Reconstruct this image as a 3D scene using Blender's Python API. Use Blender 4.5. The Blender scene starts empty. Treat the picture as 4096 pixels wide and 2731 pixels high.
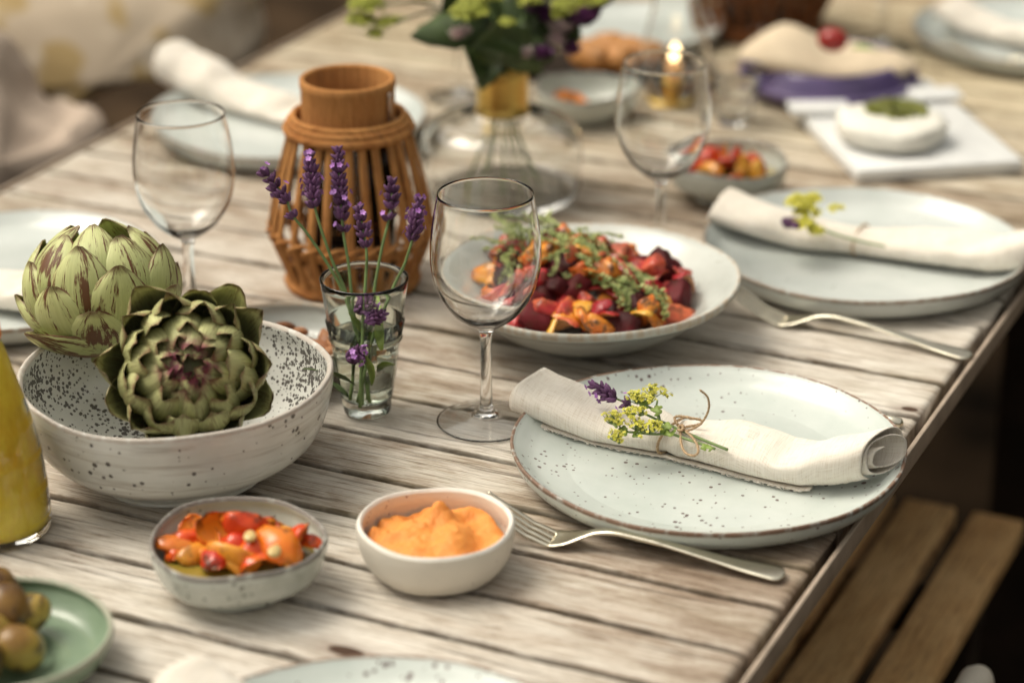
import bpy, bmesh, math, random
import numpy as np
from mathutils import Vector, Matrix, noise as mn
from math import sin, cos, pi, radians, sqrt
random.seed(7); rng = np.random.default_rng(7)
SC = bpy.context.scene
COL = SC.collection

# ------------------------------------------------------------------ camera
PITCH, AZ = radians(23.2), radians(24.8)
CAM = np.array([0.0, 0.0, 1.507])
FW = np.array([-sin(AZ)*cos(PITCH), cos(AZ)*cos(PITCH), -sin(PITCH)])
RT = np.array([cos(AZ), sin(AZ), 0.0])
UP = np.cross(RT, FW)
FL, PW, PH = 9671.0, 4096, 2731
cd = bpy.data.cameras.new('camera'); cam = bpy.data.objects.new('camera', cd); COL.objects.link(cam)
cam.matrix_world = Matrix(((RT[0], UP[0], -FW[0], CAM[0]), (RT[1], UP[1], -FW[1], CAM[1]), (RT[2], UP[2], -FW[2], CAM[2]), (0, 0, 0, 1)))
cd.lens = 85; cd.sensor_width = 36; cd.clip_start = 0.05; cd.clip_end = 500
cd.dof.use_dof = True; cd.dof.focus_distance = 1.70; cd.dof.aperture_fstop = 3.0
SC.camera = cam
# ------------------------------------------------------------------ light
SUN_EL, SUN_AZ = radians(58), radians(-98)      # compass angle of the sun, from +Y clockwise
w = bpy.data.worlds.new('World'); SC.world = w; w.use_nodes = True
nt = w.node_tree; bg = nt.nodes['Background']
sky = nt.nodes.new('ShaderNodeTexSky'); sky.sky_type = 'NISHITA'; sky.sun_disc = False
sky.sun_elevation = SUN_EL; sky.sun_rotation = SUN_AZ
sky.air_density = 1.2; sky.dust_density = 6.0; sky.ozone_density = 0.6
hs = nt.nodes.new('ShaderNodeHueSaturation'); hs.inputs['Saturation'].default_value = 0.16
wm = nt.nodes.new('ShaderNodeMix'); wm.data_type = 'RGBA'; wm.blend_type = 'MULTIPLY'
wm.inputs[0].default_value = 1.0; wm.inputs[7].default_value = (1.0, 0.95, 0.835, 1)
nt.links.new(sky.outputs[0], hs.inputs['Color']); nt.links.new(hs.outputs[0], wm.inputs[6]); nt.links.new(wm.outputs[2], bg.inputs[0])
bg.inputs[1].default_value = 0.15
sl = bpy.data.lights.new('sun', 'SUN'); sl.energy = 1.1; sl.angle = radians(34); sl.color = (1.0, 0.92, 0.78)
so = bpy.data.objects.new('sun', sl); COL.objects.link(so)
sd = Vector((sin(SUN_AZ)*cos(SUN_EL), cos(SUN_AZ)*cos(SUN_EL), sin(SUN_EL)))
so.rotation_euler = sd.to_track_quat('Z', 'Y').to_euler(); so.location = sd*20
SC.view_settings.view_transform = 'Standard'; SC.view_settings.look = 'None'
SC.view_settings.exposure = 0.31; SC.view_settings.gamma = 1.0; SC.view_settings.use_curve_mapping = False
SC.cycles.use_denoising = True
SC.cycles.max_bounces = 16; SC.cycles.transmission_bounces = 14; SC.cycles.transparent_max_bounces = 12
SC.cycles.sample_clamp_indirect = 6.0
TZ = 0.75

# ------------------------------------------------------------------ helpers
def at(px, py, z=TZ):
    d = FW*FL + RT*(px-PW/2) - UP*(py-PH/2)
    return CAM + d*((z-CAM[2])/d[2])
def ray(px, py, Z):
    return CAM + (FW*FL + RT*(px-PW/2) - UP*(py-PH/2))*Z/FL
FH = np.array([-sin(AZ), cos(AZ), 0.0])          # horizontal viewing direction

class MB:
    def __init__(s): s.v = []; s.f = []; s.a = []; s.n = 0
    def add(s, v, f, a=None):
        v = np.asarray(v, float).reshape(-1, 3); k = len(v)
        if a is None: a = np.zeros((k, 3))
        a = np.asarray(a, float)
        if a.ndim == 1: a = np.tile(a, (k, 1))
        s.v.append(v); s.a.append(a); s.f += [tuple(i+s.n for i in q) for q in f]; s.n += k
        return s
    def grid(s, P, a=None, cu=False, cv=False):
        P = np.asarray(P, float); nu, nv = P.shape[:2]; f = []
        for i in range(nu if cu else nu-1):
            for j in range(nv if cv else nv-1):
                i2, j2 = (i+1) % nu, (j+1) % nv
                f.append((i*nv+j, i2*nv+j, i2*nv+j2, i*nv+j2))
        return s.add(P.reshape(-1, 3), f, None if a is None else np.asarray(a, float).reshape(-1, 3) if np.ndim(a) > 1 else a)
    def lathe(s, prof, n=96, wob=None, c=(0, 0, 0)):
        """prof: rows (r, z[, a, b]); first/last r=0 close"""
        pr = np.array([list(p)+[0]*(4-len(p)) for p in prof], float)
        th = np.linspace(0, 2*pi, n, endpoint=False)
        P = np.zeros((n, len(pr), 3)); A = np.zeros((n, len(pr), 3))
        for i, t in enumerate(th):
            k, dz = wob(t) if wob else (1.0, 0.0)
            P[i, :, 0] = pr[:, 0]*cos(t)*k; P[i, :, 1] = pr[:, 0]*sin(t)*k; P[i, :, 2] = pr[:, 1]+dz*pr[:, 0]/max(pr[:, 0].max(), 1e-6)
            A[i, :, 0] = pr[:, 2]; A[i, :, 1] = pr[:, 3]; A[i, :, 2] = t
        return s.grid(P+np.array(c), A, cu=True)
    def tube(s, pts, r, n=8, a=None, caps=True):
        pts = np.asarray(pts, float); m = len(pts)
        r = np.full(m, r) if np.isscalar(r) else np.asarray(r, float)
        T = np.gradient(pts, axis=0); T /= np.linalg.norm(T, axis=1)[:, None]+1e-12
        ref = np.array([0, 0, 1.0]) if abs(T[0][2]) < .9 else np.array([1.0, 0, 0])
        N = np.cross(T[0], ref); N /= np.linalg.norm(N); P = []
        for i in range(m):
            N = N - T[i]*(N@T[i]); N /= np.linalg.norm(N)+1e-12; B = np.cross(T[i], N)
            P.append([pts[i]+r[i]*(N*cos(t)+B*sin(t)) for t in np.linspace(0, 2*pi, n, endpoint=False)])
        b = s.n; s.grid(P, None if a is None else np.tile(np.asarray(a, float), (m*n, 1)), cv=True)
        if caps: s.f.append(tuple(b+i for i in range(n))); s.f.append(tuple(b+(m-1)*n+n-1-i for i in range(n)))
        return s
    def box(s, c, d, bev=0.0, rot=0.0, a=None, seg=2):
        bm = bmesh.new(); bmesh.ops.create_cube(bm, size=1)
        for v in bm.verts: v.co = Vector((v.co.x*d[0], v.co.y*d[1], v.co.z*d[2]))
        if bev > 0: bmesh.ops.bevel(bm, geom=bm.edges[:], offset=bev, segments=seg, profile=.6, affect='EDGES')
        R = np.array(Matrix.Rotation(rot, 3, 'Z'))
        v = np.array([list(q.co) for q in bm.verts])@R.T+np.array(c); bm.verts.index_update()
        f = [tuple(q.index for q in g.verts) for g in bm.faces]; bm.free()
        return s.add(v, f, a)
    def xf(s, M):
        M = np.array(M); s.v = [v@M[:3, :3].T+M[:3, 3] for v in s.v]; return s
    def build(s, name, mat, parent=None, loc=(0, 0, 0), rotz=0, smooth=True, solid=0, sub=0):
        me = bpy.data.meshes.new(name); V = np.concatenate(s.v); me.from_pydata(V.tolist(), [], s.f); me.update()
        A = np.concatenate(s.a); at_ = me.attributes.new('pa', 'FLOAT_COLOR', 'POINT')
        at_.data.foreach_set('color', np.hstack([A, np.ones((len(A), 1))]).ravel().astype('f'))
        if smooth: me.polygons.foreach_set('use_smooth', [True]*len(me.polygons))
        me.materials.append(mat); o = bpy.data.objects.new(name, me); COL.objects.link(o)
        o.location = loc; o.rotation_euler = (0, 0, rotz)
        if parent: o.parent = parent
        if solid:
            md = o.modifiers.new('thickness', 'SOLIDIFY'); md.thickness = solid; md.offset = 0
        if sub:
            md = o.modifiers.new('smooth', 'SUBSURF'); md.levels = sub; md.render_levels = sub
        return o

def ico(sub=3):
    bm = bmesh.new(); bmesh.ops.create_icosphere(bm, subdivisions=sub, radius=1)
    v = np.array([list(q.co) for q in bm.verts]); bm.verts.index_update()
    f = [tuple(q.index for q in g.verts) for g in bm.faces]; bm.free(); return v, f
ICO = {k: ico(k) for k in (1, 2, 3, 4)}
def nz(p, s=1.0, seed=0.0): return mn.noise(Vector((p[0]*s+seed, p[1]*s+seed*1.7, p[2]*s-seed)))
def cr(P, per=6):
    """Catmull-Rom through control rows"""
    P = np.array(P, float); Q = np.vstack([2*P[0]-P[1], P, 2*P[-1]-P[-2]]); out = []
    for i in range(len(P)-1):
        a, b, c, d = Q[i:i+4]
        for t in np.linspace(0, 1, per, endpoint=False):
            out.append(.5*((2*b)+(-a+c)*t+(2*a-5*b+4*c-d)*t*t+(-a+3*b-3*c+d)*t**3))
    out.append(P[-1]); return np.array(out)
def tag(o, label=None, cat=None, group=None, kind=None):
    if label: o['label'] = label
    if cat: o['category'] = cat
    if group: o['group'] = group
    if kind: o['kind'] = kind
    return o
def thing(name, label, cat, loc, rotz=0, group=None):
    o = bpy.data.objects.new(name, None); COL.objects.link(o); o.empty_display_size = .02
    o.location = loc; o.rotation_euler = (0, 0, rotz); return tag(o, label, cat, group)
def dup(o, loc=None, rot=None, scale=None, label=None, group=None, parent=None):
    c = o.copy(); COL.objects.link(c); c.parent = parent
    if loc is not None: c.location = loc
    if rot is not None: c.rotation_euler = rot
    if scale is not None: c.scale = (scale,)*3
    if label: c['label'] = label
    if group: c['group'] = group
    for ch in [x for x in o.children]: dup(ch, parent=c)
    return c

# ------------------------------------------------------------------ materials
class Mt:
    def __init__(s, name):
        s.m = bpy.data.materials.new(name); s.m.use_nodes = True; s.nt = s.m.node_tree
        s.b = s.nt.nodes['Principled BSDF']
    def put(s, sock, v):
        if isinstance(v, bpy.types.NodeSocket): s.nt.links.new(v, sock)
        elif isinstance(v, (tuple, list)) and sock.type == 'RGBA' and len(v) == 3: sock.default_value = (*v, 1)
        else: sock.default_value = v
    def nd(s, t, out=0, p=None, **i):
        n = s.nt.nodes.new('ShaderNode'+t)
        for k, v in (p or {}).items(): setattr(n, k, v)
        for k, v in i.items():
            s.put(n.inputs[int(k[1:])] if k[0] == '_' else n.inputs[k.replace('_', ' ')], v)
        return n if out is None else n.outputs[out]
    def math(s, op, a, b=0.0, c=None):
        n = s.nd('Math', None, {'operation': op}, _0=a, _1=b)
        if c is not None: s.put(n.inputs[2], c)
        return n.outputs[0]
    def mix(s, f, a, b, mode='MIX'):
        return s.nd('Mix', 2, {'data_type': 'RGBA', 'blend_type': mode, 'clamp_factor': True}, _0=f, _6=a, _7=b)
    def mr(s, v, a, b, c=0.0, d=1.0, smooth=False):
        return s.nd('MapRange', 0, {'interpolation_type': 'SMOOTHSTEP' if smooth else 'LINEAR'}, _0=v, _1=a, _2=b, _3=c, _4=d)
    def ramp(s, v, stops):
        n = s.nd('ValToRGB', None, _0=v); e = n.color_ramp.elements
        while len(e) < len(stops): e.new(.5)
        for q, (p, c) in zip(e, stops): q.position = p; q.color = (*c, 1)
        return n.outputs[0]
    def obj(s): return s.nd('TexCoord', 3)
    def pa(s): return s.nd('SeparateXYZ', None, _0=s.nd('Attribute', 1, {'attribute_name': 'pa'})).outputs
    def sv(s, v, k, off=None):
        r = s.nd('VectorMath', 0, {'operation': 'MULTIPLY'}, _0=v, _1=k)
        return r if off is None else s.nd('VectorMath', 0, {'operation': 'ADD'}, _0=r, _1=off)
    def noise(s, v, sc=1.0, det=3.0, rough=.5, dist=0.0, out=0):
        return s.nd('TexNoise', out, Vector=v, Scale=sc, Detail=det, Roughness=rough, Distortion=dist)
    def bump(s, h, strength=.3, dist=.001, nrm=None):
        b = s.nd('Bump', None, Height=h, Strength=strength, Distance=dist)
        if nrm is not None: s.put(b.inputs['Normal'], nrm)
        return b.outputs[0]
    def fin(s, **i):
        for k, v in i.items(): s.put(s.b.inputs[k.replace('_', ' ')], v)
        return s.m
def simple(name, col, rough=.6, var=.15, sc=60, bump=.0, **k):
    m = Mt(name); n = m.noise(m.obj(), sc, 4)
    c = m.mix(m.mr(n, .3, .7), tuple(x*(1-var) for x in col), tuple(min(1, x*(1+var)) for x in col))
    kw = dict(Base_Color=c, Roughness=rough); kw.update(k)
    if bump: kw['Normal'] = m.bump(n, bump, .001)
    return m.fin(**kw)

def mat_wood(name, stops, gray=1.0, bumpk=.6):
    m = Mt(name); P = m.obj(); pa = m.pa()
    rid = m.math('FRACT', m.math('ADD', pa[2], m.nd('ObjectInfo', 5)))
    off = m.nd('CombineXYZ', 0, _0=m.math('MULTIPLY', rid, 37.0), _1=m.math('MULTIPLY', rid, 11.0), _2=m.math('MULTIPLY', rid, 5.0))
    wv = m.noise(m.sv(P, (3.0, 12.0, 4.0), off), 1.0, 3)                        # slow waviness of the grain
    Pw = m.nd('VectorMath', 0, {'operation': 'ADD'}, _0=P, _1=m.nd('CombineXYZ', 0, _1=m.math('MULTIPLY', wv, .012)))
    fine = m.noise(m.sv(Pw, (22.0, 560.0, 60.0), off), 1.0, 6, .75)
    med = m.noise(m.sv(Pw, (9.0, 75.0, 20.0), off), 1.0, 6, .68, .5)
    big = m.noise(m.sv(P, (13.0, 34.0, 5.0), off), 1.0, 6, .72, .3)
    patch = m.noise(m.sv(P, (2.2, 2.8, 1.0), (3.1, 7.7, 0)), 1.0, 4, .6)
    t = m.math('ADD', m.math('ADD', m.math('MULTIPLY', med, .13), .185), m.math('MULTIPLY', big, .50))
    t = m.math('ADD', t, m.math('MULTIPLY', m.math('SUBTRACT', patch, .5), .62))
    t = m.math('ADD', t, m.math('MULTIPLY', m.math('SUBTRACT', rid, .5), .07))
    col = m.ramp(t, stops)
    col = m.mix(1.0, col, m.ramp(fine, [(.34, (.46, .39, .33)), (.44, (.86, .83, .80)), (.50, (1.0, 1.0, 1.0)), (.62, (1.14, 1.14, 1.14))]), 'MULTIPLY')
    dash = m.noise(m.sv(Pw, (34.0, 640.0, 60.0), off), 1.0, 3, .6)
    col = m.mix(m.math('MULTIPLY', m.mr(dash, .58, .64), m.mr(big, .35, .6, .75, .2)), col, (.11, .075, .05))
    crack = m.noise(m.sv(Pw, (6.0, 260.0, 30.0), off), 1.0, 4, .6)
    cm = m.mr(crack, .60, .65)
    cm2 = m.math('MULTIPLY', cm, m.mr(m.noise(m.sv(P, (2, 9, 3), off), 1.0, 2), .40, .55))
    col = m.mix(m.math('MULTIPLY', cm2, .5), col, (.07, .045, .03))
    # mildew along the seams, dirt at board edges
    gn = m.noise(m.sv(P, (5, 16, 5)), 1.0, 4)
    gm = m.math('MULTIPLY', m.mr(gn, .50, .68), m.mr(pa[0], .3, 1.0, .25, 1.0))
    col = m.mix(m.math('MULTIPLY', gm, .42), col, (.27, .25, .12))
    en = m.noise(m.sv(P, (30, 60, 30), off), 1.0, 4)
    ed = m.mr(m.math('ADD', pa[0], m.math('MULTIPLY', m.math('SUBTRACT', en, .5), 2.2)), .55, 1.1)
    col = m.mix(m.math('MULTIPLY', ed, .7), col, (.10, .075, .05))
    yy_ = m.nd('SeparateXYZ', None, _0=P).outputs[1]                               # dim foliage reflection painted into the far boards, with a mossy tint
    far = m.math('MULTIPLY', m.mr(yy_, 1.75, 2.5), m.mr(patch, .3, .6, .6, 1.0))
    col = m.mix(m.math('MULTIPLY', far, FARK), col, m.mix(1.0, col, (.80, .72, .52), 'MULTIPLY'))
    # two knot holes near the front
    for (kx, ky, rx, ry) in KNOTS:
        d = m.nd('VectorMath', 1, {'operation': 'LENGTH'}, _0=m.sv(m.nd('VectorMath', 0, {'operation': 'SUBTRACT'}, _0=P, _1=(kx, ky, 0.0)), (1/rx, 1/ry, 0.0)))
        dn = m.math('ADD', d, m.math('MULTIPLY', m.math('SUBTRACT', en, .5), .5))
        col = m.mix(m.mr(dn, .9, 1.15, 1.0, 0.0), col, (.012, .006, .005))
        col = m.mix(m.mr(dn, 1.2, 3.5, .45, 0.0), col, (.16, .10, .07))
    h = m.math('SUBTRACT', m.math('ADD', m.math('MULTIPLY', fine, .6), m.math('MULTIPLY', med, .5)), m.math('MULTIPLY', cm2, .8))
    return m.fin(Base_Color=col, Roughness=.9, Normal=m.bump(h, bumpk, .0016), Specular_IOR_Level=.10)
kn = at(1385, 2604)
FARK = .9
KNOTS = [(kn[0], kn[1], .0115, .0048), (-.418, 1.612, .006, .0035)]
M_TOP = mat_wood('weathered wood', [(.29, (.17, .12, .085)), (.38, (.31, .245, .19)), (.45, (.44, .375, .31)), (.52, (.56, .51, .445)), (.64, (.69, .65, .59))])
KNOTS = []; FARK = 0.0
M_BENCH = mat_wood('brown oiled wood', [(.3, (.40, .20, .075)), (.5, (.60, .36, .16)), (.7, (.72, .48, .24))], bumpk=.3)
M_STRIP = simple('bronze metal edge', (.40, .32, .25), .45, .2, 40, Metallic=.2)
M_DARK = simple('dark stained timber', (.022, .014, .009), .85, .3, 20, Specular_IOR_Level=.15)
M_GROUND = simple('dark soil', (.040, .025, .014), .95, .85, 5, Specular_IOR_Level=.1)

def glaze(name, c1, c2, speck=(.05, .025, .015), cell=130., size=.33, thin=.45, rim=(.20, .11, .07), rough=.22, inner=None, under=None, streak=0.0, spin=0.0):
    """pa.x: 1 on the rim, pa.y: 1 inside, 0 outside, -1 on the raw underside"""
    m = Mt(name); P = m.obj(); pa = m.pa()
    rnd = m.nd('ObjectInfo', 5); off = m.nd('CombineXYZ', 0, _0=m.math('MULTIPLY', rnd, 9.0), _1=m.math('MULTIPLY', rnd, 4.0))
    n1 = m.noise(m.sv(P, (22, 22, 22), off), 1.0, 4, .6); n2 = m.noise(m.sv(P, (9, 9, 60), off), 1.0, 3)
    col = m.mix(m.mr(m.math('ADD', m.math('MULTIPLY', n1, .6), m.math('MULTIPLY', n2, .4)), .35, .65), c1, c2)
    if streak:
        s_ = m.noise(m.sv(P, (14, 14, 190), off), 1.0, 4, .6, .6)
        col = m.mix(m.math('MULTIPLY', m.mr(s_, .52, .68), m.math('MULTIPLY', m.math('SUBTRACT', 1.0, pa[1]), streak)), col, (.28, .23, .18))
    def specks(cell, size, thin, maskn):
        v = m.nd('TexVoronoi', None, {'feature': 'F1'}, Vector=m.sv(P, (1, 1, 1), off), Scale=cell, Randomness=1.0)
        c = m.nd('SeparateColor', None, Color=v.outputs['Color'])
        thr = m.math('MULTIPLY', m.mr(c.outputs[0], thin, 1.0), m.math('MULTIPLY', size, maskn))
        return m.math('LESS_THAN', v.outputs['Distance'], thr)
    dens = m.mr(m.noise(m.sv(P, (16, 16, 16), off), 1.0, 3), .38, .60, .25, 1.0)
    if inner:
        mi = specks(inner[0], inner[1], inner[2], m.math('MULTIPLY', dens, pa[1]))
        mo = specks(cell, size, thin, m.math('MULTIPLY', dens, m.math('SUBTRACT', 1.0, pa[1])))
        mk = m.math('MAXIMUM', mi, mo)
    else:
        mk = specks(cell, size, thin, dens)
    col = m.mix(m.math('MULTIPLY', mk, .9), col, speck)
    rn = m.noise(m.sv(P, (150, 150, 40), off), 1.0, 3)
    rm = m.mr(m.math('ADD', pa[0], m.math('MULTIPLY', m.math('SUBTRACT', rn, .5), 1.0)), .70, 1.0)
    col = m.mix(rm, col, rim)
    if under: col = m.mix(m.mr(pa[1], -.2, -.6), col, under)
    bn = m.noise(m.sv(P, (60, 60, 160), off), 1.0, 2)
    return m.fin(Base_Color=col, Roughness=m.mr(rm, 0, 1, rough, .7), Coat_Weight=.12, Coat_Roughness=.1, Normal=m.bump(bn, .25, .002))
PALE1, PALE2 = (.49, .54, .51), (.60, .635, .605)
M_PLATE = glaze('speckled celadon glaze', PALE1, PALE2, (.07, .02, .02), 250., .50, .50, rim=(.21, .13, .09), rough=.28)
M_PLATE2 = glaze('pale celadon glaze over brown clay', (.49, .53, .51), (.59, .62, .60), (.2, .17, .13), 150., .2, .7, rim=(.30, .24, .19), under=(.14, .095, .07))
M_BIGBOWL = glaze('black speckled cream glaze', (.60, .60, .565), (.72, .72, .685), (.055, .045, .04), 190., .44, .42, rim=(.50, .45, .40), inner=(360., 1.15, .05), streak=.5, rough=.2)
M_SMALLBOWL = glaze('grey green crackle glaze', (.40, .42, .37), (.60, .62, .57), (.20, .20, .17), 260., .45, .35, rim=(.22, .20, .18), rough=.15)
M_CREAMBOWL = glaze('matte cream glaze', (.70, .65, .56), (.76, .71, .63), (.22, .13, .13), 300., .5, .72, rim=(.80, .77, .71), rough=.4)
M_DISH = glaze('ribbed grey white glaze', (.48, .50, .47), (.57, .59, .555), (.3, .28, .22), 200., .25, .7, rim=(.45, .37, .28), streak=.8)
M_GREEN = glaze('sage green glaze', (.17, .24, .16), (.24, .32, .22), (.1, .1, .06), 100., .1, .9, rim=(.36, .36, .28), rough=.25)
M_PURPLE = glaze('blue violet glaze', (.075, .055, .15), (.13, .09, .21), (.1, .06, .15), 100., .1, .9, rim=(.2, .15, .32))

def mat_glass(name, col=(1, 1, 1), rough=0.0, ior=1.47):
    m = Mt(name); P = m.obj(); n = m.noise(P, 25.0, 2)
    return m.fin(Base_Color=col, Transmission_Weight=1.0, Roughness=m.mr(m.noise(P, 60.0, 4, .6), .52, .75, rough, .07), IOR=ior, Normal=m.bump(n, .06, .004))
M_GLASS = mat_glass('clear glass', (.985, .99, .985))
M_TUMBLER = mat_glass('green tinted glass', (.93, .97, .93))
M_WATER = Mt('water').fin(Base_Color=(.96, .98, .95), Transmission_Weight=1.0, Roughness=0.0, IOR=1.33)
M_BRASS = simple('brushed brass', (.70, .47, .13), .34, .1, 30, Metallic=1.0)
M_GOLDFORK = simple('champagne metal', (.80, .75, .62), .24, .05, 30, Metallic=1.0)

def mat_linen(name, c=(.80, .745, .665)):
    m = Mt(name); pa = m.pa()
    uv = m.nd('CombineXYZ', 0, _0=pa[0], _1=pa[1], _2=0.0)
    a = m.noise(m.sv(uv, (60, 1500, 1)), 1.0, 3); b = m.noise(m.sv(uv, (1500, 60, 1)), 1.0, 3)
    wx = m.math('SINE', m.math('MULTIPLY', pa[0], 2*pi/.0011)); wy = m.math('SINE', m.math('MULTIPLY', pa[1], 2*pi/.0011))
    wv = m.math('MULTIPLY', wx, wy)
    t = m.math('ADD', m.math('MULTIPLY', m.math('ADD', a, b), .5), m.math('MULTIPLY', wv, .06))
    col = m.ramp(t, [(.34, (c[0]*.74, c[1]*.66, c[2]*.56)), (.46, tuple(x*.95 for x in c)), (.62, tuple(min(1, x*1.06) for x in c))])
    ln = m.noise(m.sv(uv, (14, 9, 1)), 1.0, 3)
    col = m.mix(m.mr(ln, .5, .75, 0, .25), col, (c[0]*.85, c[1]*.78, c[2]*.68))
    fb = m.noise(m.sv(uv, (40, 25, 1)), 1.0, 3)
    return m.fin(Base_Color=col, Roughness=.95, Normal=m.bump(m.math('ADD', t, m.math('MULTIPLY', fb, 2.0)), .35, .0012), Sheen_Weight=.15, Subsurface_Weight=.08, Subsurface_Radius=(.004, .003, .002), Specular_IOR_Level=.15)
M_LINEN = mat_linen('undyed linen')

def mat_artichoke(name, lo, hi, purple=False, scar=1.0):
    m = Mt(name); pa = m.pa(); P = m.obj()
    uv = m.nd('CombineXYZ', 0, _0=pa[0], _1=pa[1], _2=m.math('MULTIPLY', pa[2], 90.0))
    st = m.noise(m.sv(uv, (14, 1.6, 1)), 1.0, 4, .6); bl = m.noise(m.sv(uv, (1.6, 1.8, 1)), 1.0, 3)
    t = m.math('ADD', m.math('MULTIPLY', st, .35), m.math('ADD', m.math('MULTIPLY', bl, .35), m.math('MULTIPLY', pa[1], .33)))
    col = m.ramp(t, [(.25, lo), (.7, hi)])
    au = m.math('ABSOLUTE', pa[0])
    sc = m.math('MAXIMUM', m.noise(m.sv(uv, (2.6, 1.3, 1), (5, 5, 5)), 1.0, 5, .7), m.math('SUBTRACT', m.noise(m.sv(uv, (1.1, 1.2, .6), (9, 2, 5)), 1.0, 5, .65), .055)); s2 = m.noise(m.sv(uv, (16, 2.5, 1)), 1.0, 3)
    sm = m.math('MULTIPLY', m.mr(m.math('ADD', sc, m.math('MULTIPLY', m.math('SUBTRACT', s2, .5), .35)), .53, .60), scar)
    col = m.mix(m.math('MULTIPLY', sm, .8), col, (.13, .055, .022))
    tip = m.math('MAXIMUM', m.mr(pa[1], .90, .99), m.math('MULTIPLY', m.mr(au, .90, 1.0), m.mr(pa[1], .35, .7)))
    tn = m.noise(P, 300.0, 3)
    col = m.mix(m.math('MULTIPLY', tip, m.mr(tn, .3, .6, .35, .95)), col, (.17, .075, .045))
    if purple:
        s = m.nd('SeparateXYZ', None, _0=P).outputs
        r = m.math('SQRT', m.math('ADD', m.math('MULTIPLY', s[0], s[0]), m.math('MULTIPLY', s[1], s[1])))
        k = m.math('MULTIPLY', m.mr(r, .012, .026, 1.0, 0.0), m.mr(pa[1], .5, .9, .25, 1.0))
        col = m.mix(m.math('MULTIPLY', k, m.mr(m.noise(P, 160.0, 2), .38, .55)), col, (.20, .05, .075))
    h = m.math('ADD', st, m.math('MULTIPLY', sm, -.5))
    return m.fin(Base_Color=col, Roughness=.5, Subsurface_Weight=.08, Subsurface_Radius=(.004, .005, .002), Normal=m.bump(h, .35, .0012), Specular_IOR_Level=.4)
M_ART1 = mat_artichoke('pale green bract', (.25, .29, .09), (.56, .58, .27), scar=1.3)
M_ART2 = mat_artichoke('olive green bract', (.15, .165, .05), (.52, .52, .25), True, .5)

def mat_rnd(name, c1, c2, rough=.5, sc=80., **k):
    """colour picked per piece with pa.z"""
    m = Mt(name); pa = m.pa(); n = m.noise(m.obj(), sc, 3)
    col = m.mix(pa[2], c1, c2); col = m.mix(1.0, col, m.mr(n, .3, .7, .75, 1.2), 'MULTIPLY')
    return m.fin(Base_Color=col, Roughness=rough, **k)
M_LAV = mat_rnd('lavender buds', (.075, .022, .068), (.18, .075, .19), .7)
M_LAVF = mat_rnd('lavender petals', (.36, .13, .46), (.54, .27, .68), .6)
M_STEM = mat_rnd('green stem', (.13, .20, .06), (.20, .28, .10), .6)
M_MANTLE = mat_rnd('yellow green florets', (.55, .53, .035), (.74, .68, .12), .6)
M_LEAF = mat_rnd('fresh green leaf', (.16, .24, .035), (.26, .35, .07), .5)
M_DLEAF = mat_rnd('dark green leaf', (.035, .060, .016), (.075, .11, .03), .5)
M_TWINE = mat_rnd('jute twine', (.38, .25, .14), (.55, .40, .25), .9, 900.)
M_BAMBOO = mat_wood('honey bamboo', [(.3, (.16, .055, .018)), (.45, (.36, .15, .05)), (.65, (.54, .27, .095))], bumpk=.2)
M_BAMBOO2 = mat_wood('dark bamboo', [(.3, (.09, .03, .012)), (.5, (.16, .06, .022)), (.7, (.22, .09, .04))], bumpk=.2)

M_LIME = mat_rnd('muted lime blossom', (.24, .27, .025), (.40, .42, .06), .7)
# ------------------------------------------------------------------ ground
g = MB(); g.add([(-300, -300, 0), (300, -300, 0), (300, 300, 0), (-300, 300, 0)], [(0, 1, 2, 3)])
tag(g.build('ground', M_GROUND, smooth=False), kind='structure')

# unseen hedge ring, added to darken reflections; cut low behind the camera for light
hg = MB(); G = []
for t in np.linspace(0, 2*pi, 160, endpoint=False):
    row = []
    for h in np.linspace(0, 1, 16):
        r_ = 7.5+.5*nz((cos(t)*5, sin(t)*5, h*3), 2, 1)+.25*nz((cos(t)*20, sin(t)*20, h*9), 2, 1); row.append((r_*cos(t)-.8, r_*sin(t)+1.8, h*(4.8+1.2*nz((cos(t)*4, sin(t)*4, 0), 1.5, 4))*(.45 if sin(t) < -.2 else 1)))
    for h in (1, 0): row.append((9.2*cos(t)-.8, 9.2*sin(t)+1.8, h*(2.0 if sin(t) < -.2 else 4.7)))
    G.append(row)
hg.grid(G, cu=True)
tag(hg.build('added_hedge', simple('unseen hedge foliage', (.030, .040, .016), .8, .7, 6)), kind='structure')

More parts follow.
